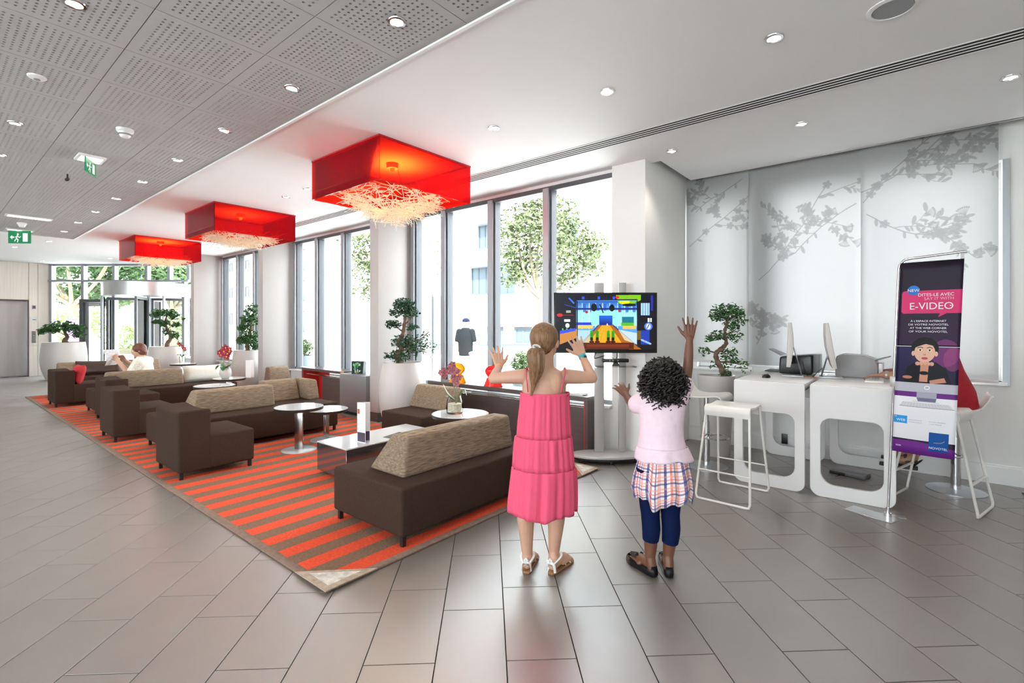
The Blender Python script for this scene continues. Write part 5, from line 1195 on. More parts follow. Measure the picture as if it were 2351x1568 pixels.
def face(fig, q, s, iris=(.15,.08,.04)):
    wm = mat('eye_white', (.8,.8,.78), .3); im = mat('eye_iris', iris, .3); lm = mat('lip', (.50,.16,.15), .5)
    for e in (-1, 1):
        b_ = MB(); b_.sph(q(e*.145,.365,.015), .062*s, 12, 8); o = b_.build('eye', wm, fig.root); b_ = MB(); b_.sph(q(e*.145,.412,.015), .030*s, 10, 6); b_.build('iris', im, o)
        b_ = MB(); b_.tube([q(e*.23,.35,.10), q(e*.14,.405,.125), q(e*.06,.40,.105)], [.008*s,.016*s,.010*s], 6); b_.build('eyebrow', mat('brow', (.10,.06,.04), .8), fig.root)
    b_ = MB(); b_.tube([q(-.10,.375,-.235), q(0,.425,-.228), q(.10,.375,-.235)], [.010*s,.024*s,.010*s], 8); b_.build('lips', lm, fig.root)
def pleat_loft(name, rows, m, parent, n=96, seed=1, freq=(11, 19, 27), solid=.003, uv=None):
    """rows: (cx, cy, z, rx, ry, amp, zwave)"""
    r = random.Random(seed); ph = [r.uniform(0, 6) for _ in range(8)]
    def ring(row):
        cx, cy, z, rx, ry, amp, zw = row; out = []
        for i in range(n):
            a = 2*PI*i/n; w = amp*(math.sin(freq[0]*a+ph[0])*.6+math.sin(freq[1]*a+ph[1])*.5+math.sin(freq[2]*a+ph[2])*.3)
            out.append((cx+(rx+w)*math.cos(a), cy+(ry+w)*math.sin(a), z+zw*(math.sin(3*a+ph[3])+.6*math.sin(7*a+ph[4])+.4*math.sin(13*a+ph[5]))))
        return out
    if uv is None:
        b_ = MB(); b_.loft([ring(x) for x in rows], caps=False); o = b_.build(name, m, parent, ang=180)
    else:
        rs = [ring(x) for x in rows]; k = len(rows)-1
        o = uvgrid(name, lambda u, v: rs[int(round(v*k))][int(round(u*n)) % n], n, k, m, parent)
    if solid:
        md = o.modifiers.new('cloth', 'SOLIDIFY'); md.thickness = solid; md.offset = -1
    return o
def rows_between(rows, k=3):
    out = []
    for a, b_ in zip(rows[:-1], rows[1:]):
        for i in range(k): out.append(tuple(x+(y-x)*i/k for x, y in zip(a, b_)))
    out.append(rows[-1]); return out

# ------------------------------------------------------------------ girl in the pink dress
D1 = 2.80; f0 = at(1243, 747, D1); g1 = Figure('girl with a blond ponytail in a long pink tiered sundress, hands raised to the television', (f0.x, f0.y, 0), YAW)
def p1(x, y, yf=0.): return g1.px(x, y, D1+yf)
b = MB()
# torso
b.loft([ering((.0,0,.60),.125,.095), ering((.0,0,.70),.135,.10), ering((.005,0,.82),.115,.085), ering((.01,0,.93),.112,.08), ering((.015,0,1.02),.125,.082), ering((.017,0,1.09),.128,.078), ering((.017,-.003,1.135),.105,.062), ering((.017,.0,1.165),.05,.045)])
b.limb([(.017,-.012,1.13),(.026,.0,1.20),(.028,.012,1.26)], [.052,.043,.043], 14)
hq, hR = head(b, (.022,.022,1.300), .215, R(-22))
for s in (-1, 1): b.sph((.017+s*.055,-.05,1.075), (.05,.03,.07), 12, 8)
# legs
lx = [(-.088,1205,1209,1205), (.085,1275,1271,1271)]
b.limb([(-.06,0,.66),(-.083,.01,.38),(-.09,-.012,.30),(-.084,-.004,.16),(-.080,0,.085)], [.085,.052,.050,.036,.029], 16)
b.limb([(.06,0,.66),(.083,.01,.38),(.084,-.012,.30),(.075,-.004,.16),(.070,0,.085)], [.085,.052,.050,.036,.029], 16)
def foot(b, x, y, ang, L=.205, z0=.018):
    c, s = math.sin(ang), math.cos(ang)
    def q(f, l, z): return (x+f*c+l*s, y+f*s-l*c, z+z0)
    b.limb([q(0,0,.07),q(-.012,0,.028)], [.028,.028], 12); b.limb([q(-.01,0,.028),q(.08,.004,.034),q(.135,.005,.020)], [.026,.028,.020], 12); b.limb([q(.07,-.018,.016),q(.135,-.022,.014)], [.018,.017], 10); b.limb([q(.07,.02,.016),q(.13,.028,.014)], [.016,.015], 10)
    for i, (o, l, r) in enumerate(((-.030,.178,.0125),(-.010,.180,.010),(.006,.172,.0095),(.020,.163,.009),(.033,.150,.0085))): b.limb([q(.13,o*.85,.014),q(l*L/.205,o,.010)], [r*1.2,r], 8)
    return q
fl_ = foot(b, -.080, -.005, R(12)); fr_ = foot(b, .070, -.02, R(34))
# arms
sl, el, wl_ = p1(1192,864,.0), p1(1133,869,.03), p1(1146,842,.17)
b.limb([sl+Vector((.02,0,0)), sl.lerp(el,.5), el], [.043,.038,.031], 14); b.limb([el, el.lerp(wl_,.4), wl_], [.031,.029,.021], 14)
sr, er, wr = p1(1308,864,.0), p1(1359,868,.03), p1(1336,815,.16)
b.limb([sr-Vector((.02,0,0)), sr.lerp(er,.5), er], [.044,.039,.032], 14); b.limb([er, er.lerp(wr,.4), wr], [.032,.029,.021], 14)
tip = p1(1139,801,.21); hand(b, wl_, tip-wl_, Vector((.1,1,0)), p1(1162,826,.2)-wl_, .148, .30, .18)
tip = p1(1317,770,.21); hand(b, wr, tip-wr, Vector((-.1,1,0)), p1(1294,795,.2)-wr, .150, .26, .25)
body1 = remeshed(b, 'body', M['skin'], g1.root, .0042, 5)
face(g1, hq, .215)
hair1 = mat('honey_hair', (.21,.105,.045), .42, noise=.45, nscale=22, bump=.5, bscale=60, stretch=(6,6,.5))
b = MB(); b.sph(hq(0,-.085,.155), (.385*.215,.435*.215,.405*.215), 26, 16, hR); b.sph(hq(0,-.24,-.05), (.30*.215,.22*.215,.27*.215), 18, 12, hR); b.sph(hq(-.06,-.36,-.07),(.02,.03,.022))
hr = remeshed(b, 'hair', hair1, g1.root, .005, 8)
pt = [p1(1232,797,-.088), p1(1231,806,-.115), p1(1231,825,-.125), p1(1232,848,-.12), p1(1228,873,-.108), p1(1223,895,-.10), p1(1219,909,-.098)]
b = MB(); sp = spline(pt, 6); rs = []
for i, p in enumerate(sp):
    t_ = i/(len(sp)-1); w = .016+.030*math.sin(PI*min(1, t_*1.25)**.7)**1.0; w = max(.006, w*(1 if t_ < .6 else 1-(t_-.6)/.4*.75)); n = 40
    rs.append([(p.x+w*(1+.10*math.sin(9*a)+.07*math.sin(15*a+2))*math.cos(a), p.y+w*.62*(1+.10*math.sin(9*a)+.07*math.sin(15*a+2))*math.sin(a), p.z) for a in [2*PI*j/n for j in range(n)]])
b.loft(rs); b.build('ponytail', hair1, g1.root, ang=80)
b = MB(); c_ = p1(1232,797,-.094); b.tube([c_+Vector((.019*math.cos(a), .012*math.sin(a)*.6-.003, .010*math.sin(a)-.003*math.cos(a))) for a in [2*PI*i/20 for i in range(21)]], .0065, 8, caps=False); b.build('hair_tie', mat('hair_tie_grey', (.62,.63,.60), .5), g1.root)
# dress
pink = mat('pink_cotton', (.76,.098,.180), .85, spec=.2, noise=.03, nscale=60, bump=.2, bscale=220, stretch=(1,1,.25))
def drow(py, x0, x1, ry, amp, zw=0., yc=0.):
    a = p1(x0, py); c = p1(x1, py); return ((a.x+c.x)/2, yc, (a.z+c.z)/2, (c.x-a.x)/2-amp*.5, ry, amp, zw)
t1 = rows_between([drow(901,1196,1306,.098,.0004), drow(908,1195,1306,.101,.0025), drow(930,1193,1307,.110,.0045), drow(965,1189,1309,.118,.0055), drow(1000,1186,1311,.122,.0035)])
t2 = rows_between([drow(1000,1186,1311,.123,.004), drow(1004,1184,1313,.128,.0065), drow(1036,1181,1316,.136,.0075), drow(1071,1178,1319,.140,.0045)])
t3 = rows_between([drow(1071,1178,1319,.141,.005), drow(1075,1175,1321,.146,.009), drow(1110,1171,1323,.158,.0105), drow(1145,1167,1323,.168,.012,.004), drow(1170,1165,1322,.172,.0135,.0085)])
d1 = pleat_loft('dress_bodice', t1, pink, g1.root, 144, 1, (17,29,41)); pleat_loft('dress_tier', t2, pink, g1.root, 144, 2, (13,23,37)); pleat_loft('dress_tier', t3, pink, g1.root, 144, 3, (9,14,25))
b = MB(); r0 = drow(901,1196,1306,.098,0); b.tube([(r0[0]+(r0[3]+.002)*math.cos(a), (r0[4]+.002)*math.sin(a), r0[2]-.006) for a in [2*PI*i/48 for i in range(49)]], (.009,.003), 8, caps=False); b.build('binding', pink, g1.root)
for pts in ([p1(1212,900,-.094), p1(1210,880,-.088), p1(1208,860,-.070), p1(1208,847,-.035), p1(1211,846,.0), p1(1213,862,.055), p1(1216,900,.098)], [p1(1288,902,-.094), p1(1292,880,-.088), p1(1297,860,-.068), p1(1298,848,-.032), p1(1295,847,.0), p1(1291,864,.055), p1(1288,900,.098)]):
    b = MB(); b.tube(spline(pts, 5), (.0035,.0078), 8); b.build('strap', pink, g1.root)
# watch and bracelet
def band(name, c, axis, r, w, t_, m_, parent):
    axis = Vector(axis).normalized(); u = axis.orthogonal().normalized(); v = axis.cross(u); bb_ = MB(); n = 24; vs = []; fs = []
    for i in range(n):
        d = u*math.cos(2*PI*i/n)+v*math.sin(2*PI*i/n)
        vs += [c+d*r-axis*w, c+d*(r+t_)-axis*w*.8, c+d*(r+t_)+axis*w*.8, c+d*r+axis*w]
    for i in range(n):
        j = (i+1) % n
        for k in range(4): fs.append((4*i+k, 4*i+(k+1)%4, 4*j+(k+1)%4, 4*j+k))
    bb_.add(vs, fs); return bb_.build(name, m_, parent, fix=True)
turq = mat('turquoise_rubber', (.06,.46,.52), .5)
ax = wr-er; wc_ = wr-ax.normalized()*.018; wt = band('watch_strap', wc_, ax, .0215, .010, .004, turq, g1.root)
b = MB(); b.cyl(wc_+Vector((.006,-.022,.003)), wc_+Vector((.009,-.031,.005)), .0155, .014, 20); b.build('watch_case', turq, wt); b = MB(); b.cyl(wc_+Vector((.009,-.031,.005)), wc_+Vector((.0093,-.0322,.0053)), .009, n=18); b.build('watch_face', mat('watch_dark', (.03,.05,.06), .2), wt)
ax = wl_-el; band('bracelet', wl_-ax.normalized()*.006, ax, .0205, .005, .003, mat('orange_bracelet', (.85,.30,.10), .5), g1.root)
# sandals
tan = mat('tan_leather', (.30,.14,.055), .55); wlea = mat('white_leather', (.78,.77,.74), .45)
def sandal(q, mirror):
    b = MB(); out = [(-.040,-.018),(-.043,.0),(-.040,.018),(.0,.030),(.06,.032),(.12,.042),(.165,.043),(.192,.022),(.198,-.008),(.185,-.036),(.13,-.044),(.06,-.034),(.0,-.030)]
    pts = [q(f, l, 0)[:2] for f, l in out]
    b.prism(pts[::-1], .0015, .016); o = b.build('sandal', tan, g1.root, fix=True, bevel=.003)
    for st_ in ([q(-.040,-.012,.028),q(-.046,0,.036),q(-.040,.012,.028)], [q(-.036,-.028,.0),q(-.041,-.022,.045),q(-.043,0,.052),q(-.041,.022,.045),q(-.036,.028,.0)], [q(-.040,-.02,.05),q(.0,-.034,.07),q(.045,-.02,.078),q(.052,.005,.079),q(.04,.026,.076),q(.0,.036,.07),q(-.040,.02,.05)], [q(.11,-.046,.0),q(.11,-.02,.038),q(.115,.01,.037),q(.12,.044,.0)], [q(.08,.034,.0),q(.085,.012,.05),q(.10,-.02,.044),q(.12,-.045,.0)]):
        b = MB(); b.tube(spline(st_, 5), (.0026,.0075), 8); b.build('strap', wlea, o)
    b = MB(); c_ = Vector(q(-.044,0,.060)); 
    for a in range(5): d = RT*math.cos(a*1.257+1.57); b.sph(c_+Vector((.008*math.cos(a*1.257+1.57),-.001,.010*math.sin(a*1.257+1.57))), (.007,.004,.008), 8, 6)
    b.build('ornament', wlea, o)
sandal(fl_, 1); sandal(fr_, -1)

# ------------------------------------------------------------------ girl with the curly hair
D2 = 2.765; f0 = at(1515, 747, D2); g2 = Figure('girl with dark curly hair in a pale pink T-shirt, one arm stretched high', (f0.x, f0.y, 0), YAW)
def p2(x, y, yf=0.): return g2.px(x, y, D2+yf)
b = MB()
b.loft([ering((0,0,.55),.105,.085), ering((0,0,.63),.118,.09), ering((.0,0,.74),.10,.078), ering((.005,0,.85),.105,.076), ering((.01,0,.93),.115,.076), ering((.015,0,.985),.10,.06), ering((.018,0,1.02),.045,.04)])
b.limb([(.016,-.01,.99),(.02,.0,1.05),(.02,.01,1.09)], [.046,.038,.038], 14)
h2, hR2 = head(b, (.018,.02,1.110), .195, R(-8))
b.limb([(-.055,0,.58),(-.052,.01,.33),(-.052,-.01,.26),(-.054,-.002,.14),(-.055,0,.080)], [.075,.046,.045,.034,.027], 16)
b.limb([(.055,0,.58),(.062,.01,.33),(.060,-.01,.26),(.05,-.002,.14),(.045,0,.080)], [.075,.046,.045,.034,.027], 16)
fl2 = foot(b, -.055, -.005, R(-24), .185); fr2 = foot(b, .045, -.012, R(10), .185)
sr2, er2, wr2 = p2(1566,905,.0), p2(1579,842,.03), p2(1583,778,.05)
b.limb([sr2-Vector((.02,0,.02)), sr2, sr2.lerp(er2,.5), er2], [.045,.040,.034,.029], 14); b.limb([er2, er2.lerp(wr2,.4), wr2], [.029,.027,.020], 14)
sl2, el2, wl2 = p2(1479,916,.0), p2(1456,936,.09), p2(1436,905,.20)
b.limb([sl2+Vector((.02,0,0)), sl2.lerp(el2,.5), el2], [.042,.036,.029], 14); b.limb([el2, el2.lerp(wl2,.4), wl2], [.029,.026,.020], 14)
hand(b, wr2, p2(1586,722,.06)-wr2, Vector((.1,1,0)), p2(1561,752,.06)-wr2, .136, .30, .10)
hand(b, wl2, p2(1420,885,.26)-wl2, Vector((-.3,.8,.5)), p2(1436,888,.24)-wl2, .132, .32, .35)
remeshed(b, 'body', M['dskin'], g2.root, .0042, 5)
face(g2, h2, .195, (.06,.03,.02))
# curly hair
curl_m = mat('black_curls', (.012,.009,.008), .38, noise=.4, nscale=40)
b = MB(); b.sph(h2(0,-.14,.10), (.44*.195,.45*.195,.46*.195), 22, 14, hR2); b.sph(h2(0,-.25,-.22), (.42*.195,.30*.195,.42*.195), 20, 12, hR2)
hb = remeshed(b, 'hair', curl_m, g2.root, .006, 4)
b = MB(); r = random.Random(21); hc = Vector(h2(0,-.16,-.03))
for i in range(760):
    a = r.uniform(0, 2*PI); el_ = math.asin(r.uniform(-.92, 1.0))
    d = Vector((math.cos(el_)*math.cos(a), math.cos(el_)*math.sin(a), math.sin(el_)))
    if (hR2.inverted()@d).y > .45 and d.z < .55: continue
    p = hc+Vector((d.x*.106, d.y*.102, d.z*.120-.006))
    dr = (Vector((d.x, d.y, d.z*.4))*.55+Vector((r.uniform(-.4,.4), r.uniform(-.4,.4), -1.0))).normalized(); L_ = r.uniform(.035, .075); rad = r.uniform(.006, .0105)
    u = dr.orthogonal().normalized(); v = dr.cross(u); T = r.uniform(1.6, 2.8); n = 15; p0 = p+Vector((d.x,d.y,d.z))*r.uniform(-.008,.010); ph = r.uniform(0, 6)
    b.tube([p0+dr*(L_*k/n)+(u*math.cos(ph+T*2*PI*k/n)+v*math.sin(ph+T*2*PI*k/n))*rad for k in range(n+1)], [.0036]*n+[.0015], 5)
b.build('curls', curl_m, g2.root, kind='stuff', ang=180)
# T-shirt
shirt = mat('pale_pink_jersey', (.84,.66,.73), .85, spec=.2, noise=.03, nscale=30, bump=.12, bscale=60)
b = MB()
b.loft([ering((.015,0,.655),.150,.108), ering((.012,0,.70),.138,.102), ering((.008,0,.77),.124,.095), ering((.008,0,.86),.122,.090), ering((.012,0,.94),.130,.088), ering((.016,-.004,.985),.112,.070), ering((.018,-.004,1.012),.070,.055)])
b.limb([sl2+Vector((.03,0,.0)), sl2.lerp(el2,.62)], [.060,.056], 16); b.limb([sr2-Vector((.025,0,.015)), sr2.lerp(er2,.32)], [.062,.054], 16)
ts_ = remeshed(b, 'tshirt', shirt, g2.root, .006, 7)
tx = bpy.data.textures.new('cloth_folds', 'CLOUDS'); tx.noise_scale = .09
dm = ts_.modifiers.new('folds', 'DISPLACE'); dm.texture = tx; dm.strength = .014; dm.mid_level = .5; dm.texture_coords = 'LOCAL'
pleat_loft('tshirt_hem', rows_between([(.012,0,.72,.136,.105,.002,0),(.016,0,.68,.150,.112,.004,.003),(.022,0,.648,.158,.116,.005,.006)]), shirt, g2.root, 96, 5, (5,9,13))
# plaid cloth tied round the hips
pc = Canvas(512, 256, (.93,.88,.88))
for i in range(9):
    x = 28+57*i
    for o_, w_, c_, al in ((0,8,(.20,.22,.46),.7),(18,6,(.85,.36,.30),.65),(30,3,(.2,.22,.45),.6),(40,9,(.93,.55,.45),.5)): pc.rect(max(0,x+o_-w_/2), 0, min(512,x+o_+w_/2), 256, c_, al)
for j in range(5):
    y = 16+54*j
    for o_, w_, c_, al in ((0,8,(.20,.22,.46),.55),(17,5,(.85,.36,.30),.55),(32,8,(.93,.60,.52),.5)): pc.rect(0, max(0,y+o_-w_/2), 512, min(256,y+o_+w_/2), c_, al)
plaid = picture('plaid_print', pc, .85)
sr_ = rows_between([(.02,0,.675,.128,.098,.002,.0),(.02,0,.62,.138,.108,.006,.004),(.02,0,.55,.152,.120,.011,.008),(.02,0,.48,.160,.128,.014,.014),(.018,0,.425,.150,.124,.013,.020)], 4)
pleat_loft('plaid_skirt', sr_, plaid, g2.root, 120, 8, (6,11,17), .003, uv=True)
# leggings
navy = mat('navy_leggings', (.004,.011,.050), .8, spec=.1, noise=.08, nscale=40)
for pts, rr in (([(-.055,0,.60),(-.054,.01,.42),(-.052,.008,.33),(-.052,-.010,.26),(-.053,-.004,.195)],[.080,.060,.051,.050,.0445]), ([(.055,0,.60),(.062,.01,.42),(.062,.008,.33),(.060,-.010,.25),(.056,-.004,.180)],[.080,.060,.051,.050,.0445])):
    b = MB(); sp = spline(pts, 5); n = len(sp); rads = [rr[min(int(i/5), 3)]+(rr[min(int(i/5)+1, 4)]-rr[min(int(i/5), 3)])*((i % 5)/5) if i < n-1 else rr[-1] for i in range(n)]
    b.tube(sp, rads, 24); b.build('legging', navy, g2.root, ang=60)
# ballet flats
bl = mat('black_leather', (.006,.006,.007), .35, spec=.25)
def flat_shoe(q, bow):
    b = MB(); out = [(-.036,-.016),(-.040,0),(-.036,.016),(.0,.026),(.06,.029),(.12,.037),(.160,.036),(.178,.016),(.182,-.008),(.172,-.03),(.12,-.039),(.06,-.030),(.0,-.026)]
    r0 = [Vector(q(f,l,-.0165)) for f,l in out]; cen = sum(r0, Vector())/len(r0); rings = []
    for z, s in ((0,1.0),(.008,1.05),(.025,1.04),(.044,.97)): rings.append([(cen.x+(p.x-cen.x)*s, cen.y+(p.y-cen.y)*s, .0015+z+(.012 if (out[i][0] < -.03 and z > .03) else (-.012 if (.0 < out[i][0] < .09 and z > .03) else 0))) for i, p in enumerate(r0)])
    b.loft([r_[::-1] for r_ in rings], caps=False); b.add(rings[0], [tuple(range(len(r0)))])
    o = b.build('ballet_flat', bl, g2.root, fix=True, ang=70); md = o.modifiers.new('thick','SOLIDIFY'); md.thickness = .0025; md.offset = 1
    b = MB(); tp = [Vector(q(f,l,.010)) for f,l in ((.095,-.03),(.095,.03),(.15,.028),(.176,.0),(.15,-.028))]; hi = [p+Vector((0,0,.022)) for p in tp]
    b.add([(p.x,p.y,p.z+.006) for p in hi], [(0,1,2,3,4)]); b.build('toe_cap', bl, o)
    if bow:
        b = MB(); c_ = Vector(q(.098,0,.046)); b.sph(c_, (.007,.007,.006), 8, 6)
        for s in (-1, 1): e_ = Vector(q(.098,s*.028,.052)); b.tube([c_, c_.lerp(e_,.6)+Vector((0,0,.006)), e_], [.003,.009,.004], 8)
        b.build('bow', bl, o)
flat_shoe(fl2, True); flat_shoe(fr2, True)

# ------------------------------------------------------------------ woman reading on the far bench
f0 = Vector((-10.16, 2.50, .016)); w_ = Figure('woman with short auburn hair in a white lace top, seated reading a newspaper', f0, R(142))
b = MB()
b.loft([ering((0,0,.40),.17,.13), ering((0,.01,.52),.165,.125), ering((0,.03,.66),.165,.12), ering((0,.04,.76),.18,.11), ering((0,.04,.82),.13,.08), ering((0,.05,.86),.06,.055)])
b.limb([(0,.045,.83),(0,.07,.91)], [.058,.05], 14); hw, hRw = head(b, (0,.10,.955), .225, R(24), R(-6))
b.limb([(-.17,.03,.77),(-.22,.13,.56),(-.12,.36,.80)], [.06,.048,.03], 14); b.limb([(.17,.03,.77),(.22,.15,.57),(.12,.36,.78)], [.06,.048,.03], 14)
hand(b, Vector((-.12,.36,.80)), Vector((.25,.45,.8)), Vector((.8,.1,0)), Vector((.2,.9,.2)), .17, .08, .8); hand(b, Vector((.12,.36,.78)), Vector((-.25,.45,.8)), Vector((-.8,.1,0)), Vector((-.2,.9,.2)), .17, .08, .8)
for s in (-1, 1): b.limb([(s*.10,.0,.46),(s*.11,.42,.47),(s*.11,.46,.10),(s*.11,.56,.05)], [.095,.065,.045,.035], 14)
remeshed(b, 'body', M['skin'], w_.root, .009, 5); face(w_, hw, .225)
b = MB(); b.sph(hw(0,-.06,.16), (.43*.225,.46*.225,.42*.225), 20, 12, hRw); b.sph(hw(0,-.20,-.10), (.42*.225,.32*.225,.40*.225), 18, 12, hRw)
remeshed(b, 'hair', mat('auburn_hair', (.13,.035,.018), .45, noise=.4, nscale=30, bump=.5, bscale=60), w_.root, .009, 6)
lace = mat('white_lace', (.76,.72,.62), .85, noise=.18, nscale=45, bump=.5, bscale=80)
b = MB(); b.loft([ering((0,0,.40),.19,.15), ering((0,.01,.52),.182,.14), ering((0,.03,.66),.18,.135), ering((0,.04,.765),.19,.122), ering((0,.04,.83),.135,.09), ering((0,.045,.855),.085,.075)]); b.limb([(-.17,.03,.77),(-.215,.10,.63)], [.078,.07], 14); b.limb([(.17,.03,.77),(.215,.10,.63)], [.078,.07], 14)
remeshed(b, 'blouse', lace, w_.root, .009, 5)
b = MB()
for s in (-1, 1): b.limb([(s*.10,-.02,.455),(s*.11,.42,.475),(s*.11,.46,.16)], [.105,.078,.058], 14)
remeshed(b, 'trousers', mat('grey_trousers', (.14,.14,.15), .8), w_.root, .010, 4)
pap = w_.M@Vector((0,.44,.74))
t = thing('newspaper', 'open white newspaper held by the reading woman', 'newspaper', pap, R(142))
for s in (-1, 1):
    uvgrid('sheet', lambda u, v, s=s: (s*.21*u, .05*u*u+.02*math.sin(v*5+u*3), -.02+.26*v), 8, 8, mat('newspaper_print', (.70,.70,.70), .75, noise=.25, nscale=40, stretch=(.4,1,3)), t)

# ------------------------------------------------------------------ man in the red jumper
f0 = Vector((.235, 5.60, 0)); r_m = Figure('man in a red jumper on a swivel stool, working behind the banner', f0, R(90))
b = MB()
b.loft([ering((0,0,.72),.17,.14), ering((0,.02,.85),.165,.135), ering((0,.06,1.02),.175,.13), ering((0,.09,1.16),.19,.12), ering((0,.10,1.24),.14,.085), ering((0,.11,1.28),.065,.06)])
b.limb([(0,.11,1.26),(0,.15,1.36)], [.062,.056], 14); hm, hRm = head(b, (0,.19,1.43), .235, 0, R(-8))
E1 = Vector((-.24,.17,.965)); W1_ = Vector((-.20,.44,.965)); E2 = Vector((.24,.2,.97)); W2_ = Vector((.08,.46,.965))
b.limb([(-.19,.08,1.17), E1, W1_], [.065,.05,.032], 14); b.limb([(.19,.08,1.17), E2, W2_], [.065,.05,.032], 14)
hand(b, W1_, Vector((.1,1,-.12)), Vector((0,-.1,-1)), Vector((1,0,0)), .185, .12, .5); hand(b, W2_, Vector((-.1,1,-.12)), Vector((0,-.1,-1)), Vector((-1,0,0)), .185, .12, .5)
b.limb([(-.10,.0,.78),(-.16,.40,.62),(-.16,.24,.30)], [.10,.068,.042], 14); b.limb([(.10,.0,.78),(.14,.40,.62),(.12,.26,.28)], [.10,.068,.042], 14)
for x in (-.16,.12): b.limb([(x,.24,.27),(x,.29,.235),(x,.42,.215)], [.038,.036,.026], 12)
remeshed(b, 'body', mat('tanned_skin', (.36,.18,.11), .5, sss=.06), r_m.root, .008, 5); face(r_m, hm, .235)
b = MB(); b.sph(hm(0,-.07,.18), (.40*.235,.45*.235,.38*.235), 20, 12, hRm); remeshed(b, 'hair', mat('short_grey_hair', (.25,.22,.20), .6, noise=.3, nscale=60), r_m.root, .009, 5)
redj = mat('red_jumper', (.42,.012,.022), .85, noise=.08, nscale=40, bump=.3, bscale=90)
b = MB(); b.loft([ering((0,-.02,.70),.205,.185), ering((0,-.01,.72),.20,.175), ering((0,.0,.85),.195,.165), ering((0,.055,1.02),.19,.148), ering((0,.085,1.165),.203,.135), ering((0,.10,1.25),.145,.095), ering((0,.105,1.29),.085,.075)])
b.limb([(-.19,.08,1.17), E1+Vector((.01,0,.005)), E1.lerp(W1_,.45)], [.082,.066,.05], 14); b.limb([(.19,.08,1.17), E2, E2.lerp(W2_,.45)], [.082,.066,.05], 14)
remeshed(b, 'jumper', redj, r_m.root, .008, 5)
b = MB(); b.limb([(-.09,.06,.755),(-.145,.28,.665)], [.10,.088], 14); b.limb([(.09,.06,.755),(.13,.28,.665)], [.10,.088], 14); remeshed(b, 'shorts', mat('brown_shorts', (.07,.045,.035), .8), r_m.root, .009, 4)
band('wristwatch', W1_-Vector((0,.02,0)), Vector((0,1,0)), .031, .014, .005, mat('steel_watch', (.45,.42,.38), .3, metal=.8), r_m.root)
for x in (-.16,.12):
    b = MB(); b.prism([(x-.04,.21),(x+.04,.21),(x+.05,.36),(x+.035,.475),(x-.035,.475),(x-.05,.36)], .165, .188); o = b.build('sandal', mat('dark_sandal', (.03,.018,.014), .5), r_m.root, bevel=.006)
    for st_ in ([(x-.045,.39,.185),(x,.40,.246),(x+.045,.39,.185)], [(x-.042,.27,.185),(x-.02,.29,.272),(x+.02,.29,.272),(x+.042,.27,.185)], [(x-.04,.25,.19),(x,.19,.25),(x+.04,.25,.19)]):
        b = MB(); b.tube(spline(st_, 5), (.003,.017), 8); b.build('strap', MATS['dark_sandal'], o)
# ================================================================== OUTSIDE
def onY(px, py, Y):
    r = FW+RT*((px-CX)/F_PX)+Vector((0,0,-(py-HY)/F_PX)); t_ = Y/r.y; return Vector((0,0,EYE))+r*t_
pav = mat('pale_paving', (.68,.68,.67), .85, noise=.06, nscale=.6)
q = MB(); q.box(-75, 40, 6.35, 80, -.22, -.17); q.box(-75, -2.6, 5.06, 6.35, -.22, -.17); q.box(-75, -19.4, -30, 5.06, -.22, -.17); q.box(-19.4, 40, -30, -5.1, -.22, -.17); q.box(3.2, 40, -5.1, 6.35, -.22, -.17); struct(q.build('pavement', pav, smooth=False), 'pale paved square outside the windows')
ren = mat('white_render', (.82,.82,.81), .85); gfr = mat('grey_window_frame', (.06,.075,.09), .6, spec=.2); gpane = mat('far_window_pane', (.055,.075,.09), .3, spec=.3); slab = mat('balcony_slab', (.80,.80,.79), .8)
# building across the square
YB2 = 21.0
def building(label, x0, x1, y0, y1, h, name='building'):
    t = thing(name, label, 'building', ((x0+x1)/2, y0, -.17)); a = (x1-x0)/2
    q = MB(); q.box(-a, a, 0, y1-y0, 0, h); w = q.build('facade', ren, t, smooth=False); q = MB(); q.box(-a-.2, a+.2, -.25, y1-y0, h, h+.3); q.build('parapet', slab, t, smooth=False); return t
def win(t, x, z, w, h, bars=1):
    q = MB(); f_ = .10; q.box(x-w/2, x-w/2+f_, -.06, .02, z, z+h); q.box(x+w/2-f_, x+w/2, -.06, .02, z, z+h); q.box(x-w/2+f_, x+w/2-f_, -.06, .02, z+h-f_, z+h); q.box(x-w/2+f_, x+w/2-f_, -.06, .02, z, z+f_)
    for i in range(bars): xx = x-w/2+w*(i+1)/(bars+1); q.box(xx-.04, xx+.04, -.05, .02, z+f_, z+h-f_)
    o = q.build('window', gfr, t, smooth=False); q = MB(); q.box(x-w/2+f_, x+w/2-f_, -.02, -.01, z+f_, z+h-f_); q.build('pane', gpane, o, smooth=False)
A0 = onY(1040, 740, YB2).x; 
ta = building('white rendered building across the square with grey framed windows', -40, 2, YB2, 30, 13.5)
cx_ = -19
for (pa, pb, ya, yb, nb) in ((1099,1129,500,570,1),(1083,1133,606,676,2),(1146,1183,606,676,1),(1290,1330,500,560,1),(952,974,600,680,1)):
    a, c = onY(pa, ya, YB2), onY(pb, yb, YB2); win(ta, (a.x+c.x)/2-cx_, c.z+.17, c.x-a.x, a.z-c.z, nb)
for (pa, pb, ya, yb) in ((1095,1131,490,515),(1080,1136,602,612)):
    a, c = onY(pa, ya, YB2), onY(pb, yb, YB2); q = MB(); q.box(a.x-cx_, c.x-cx_, -.5, -.0, c.z+.17, a.z+.17); q.build('balcony_hood', mat('hood_grey', (.12,.135,.15), .6), ta, smooth=False)
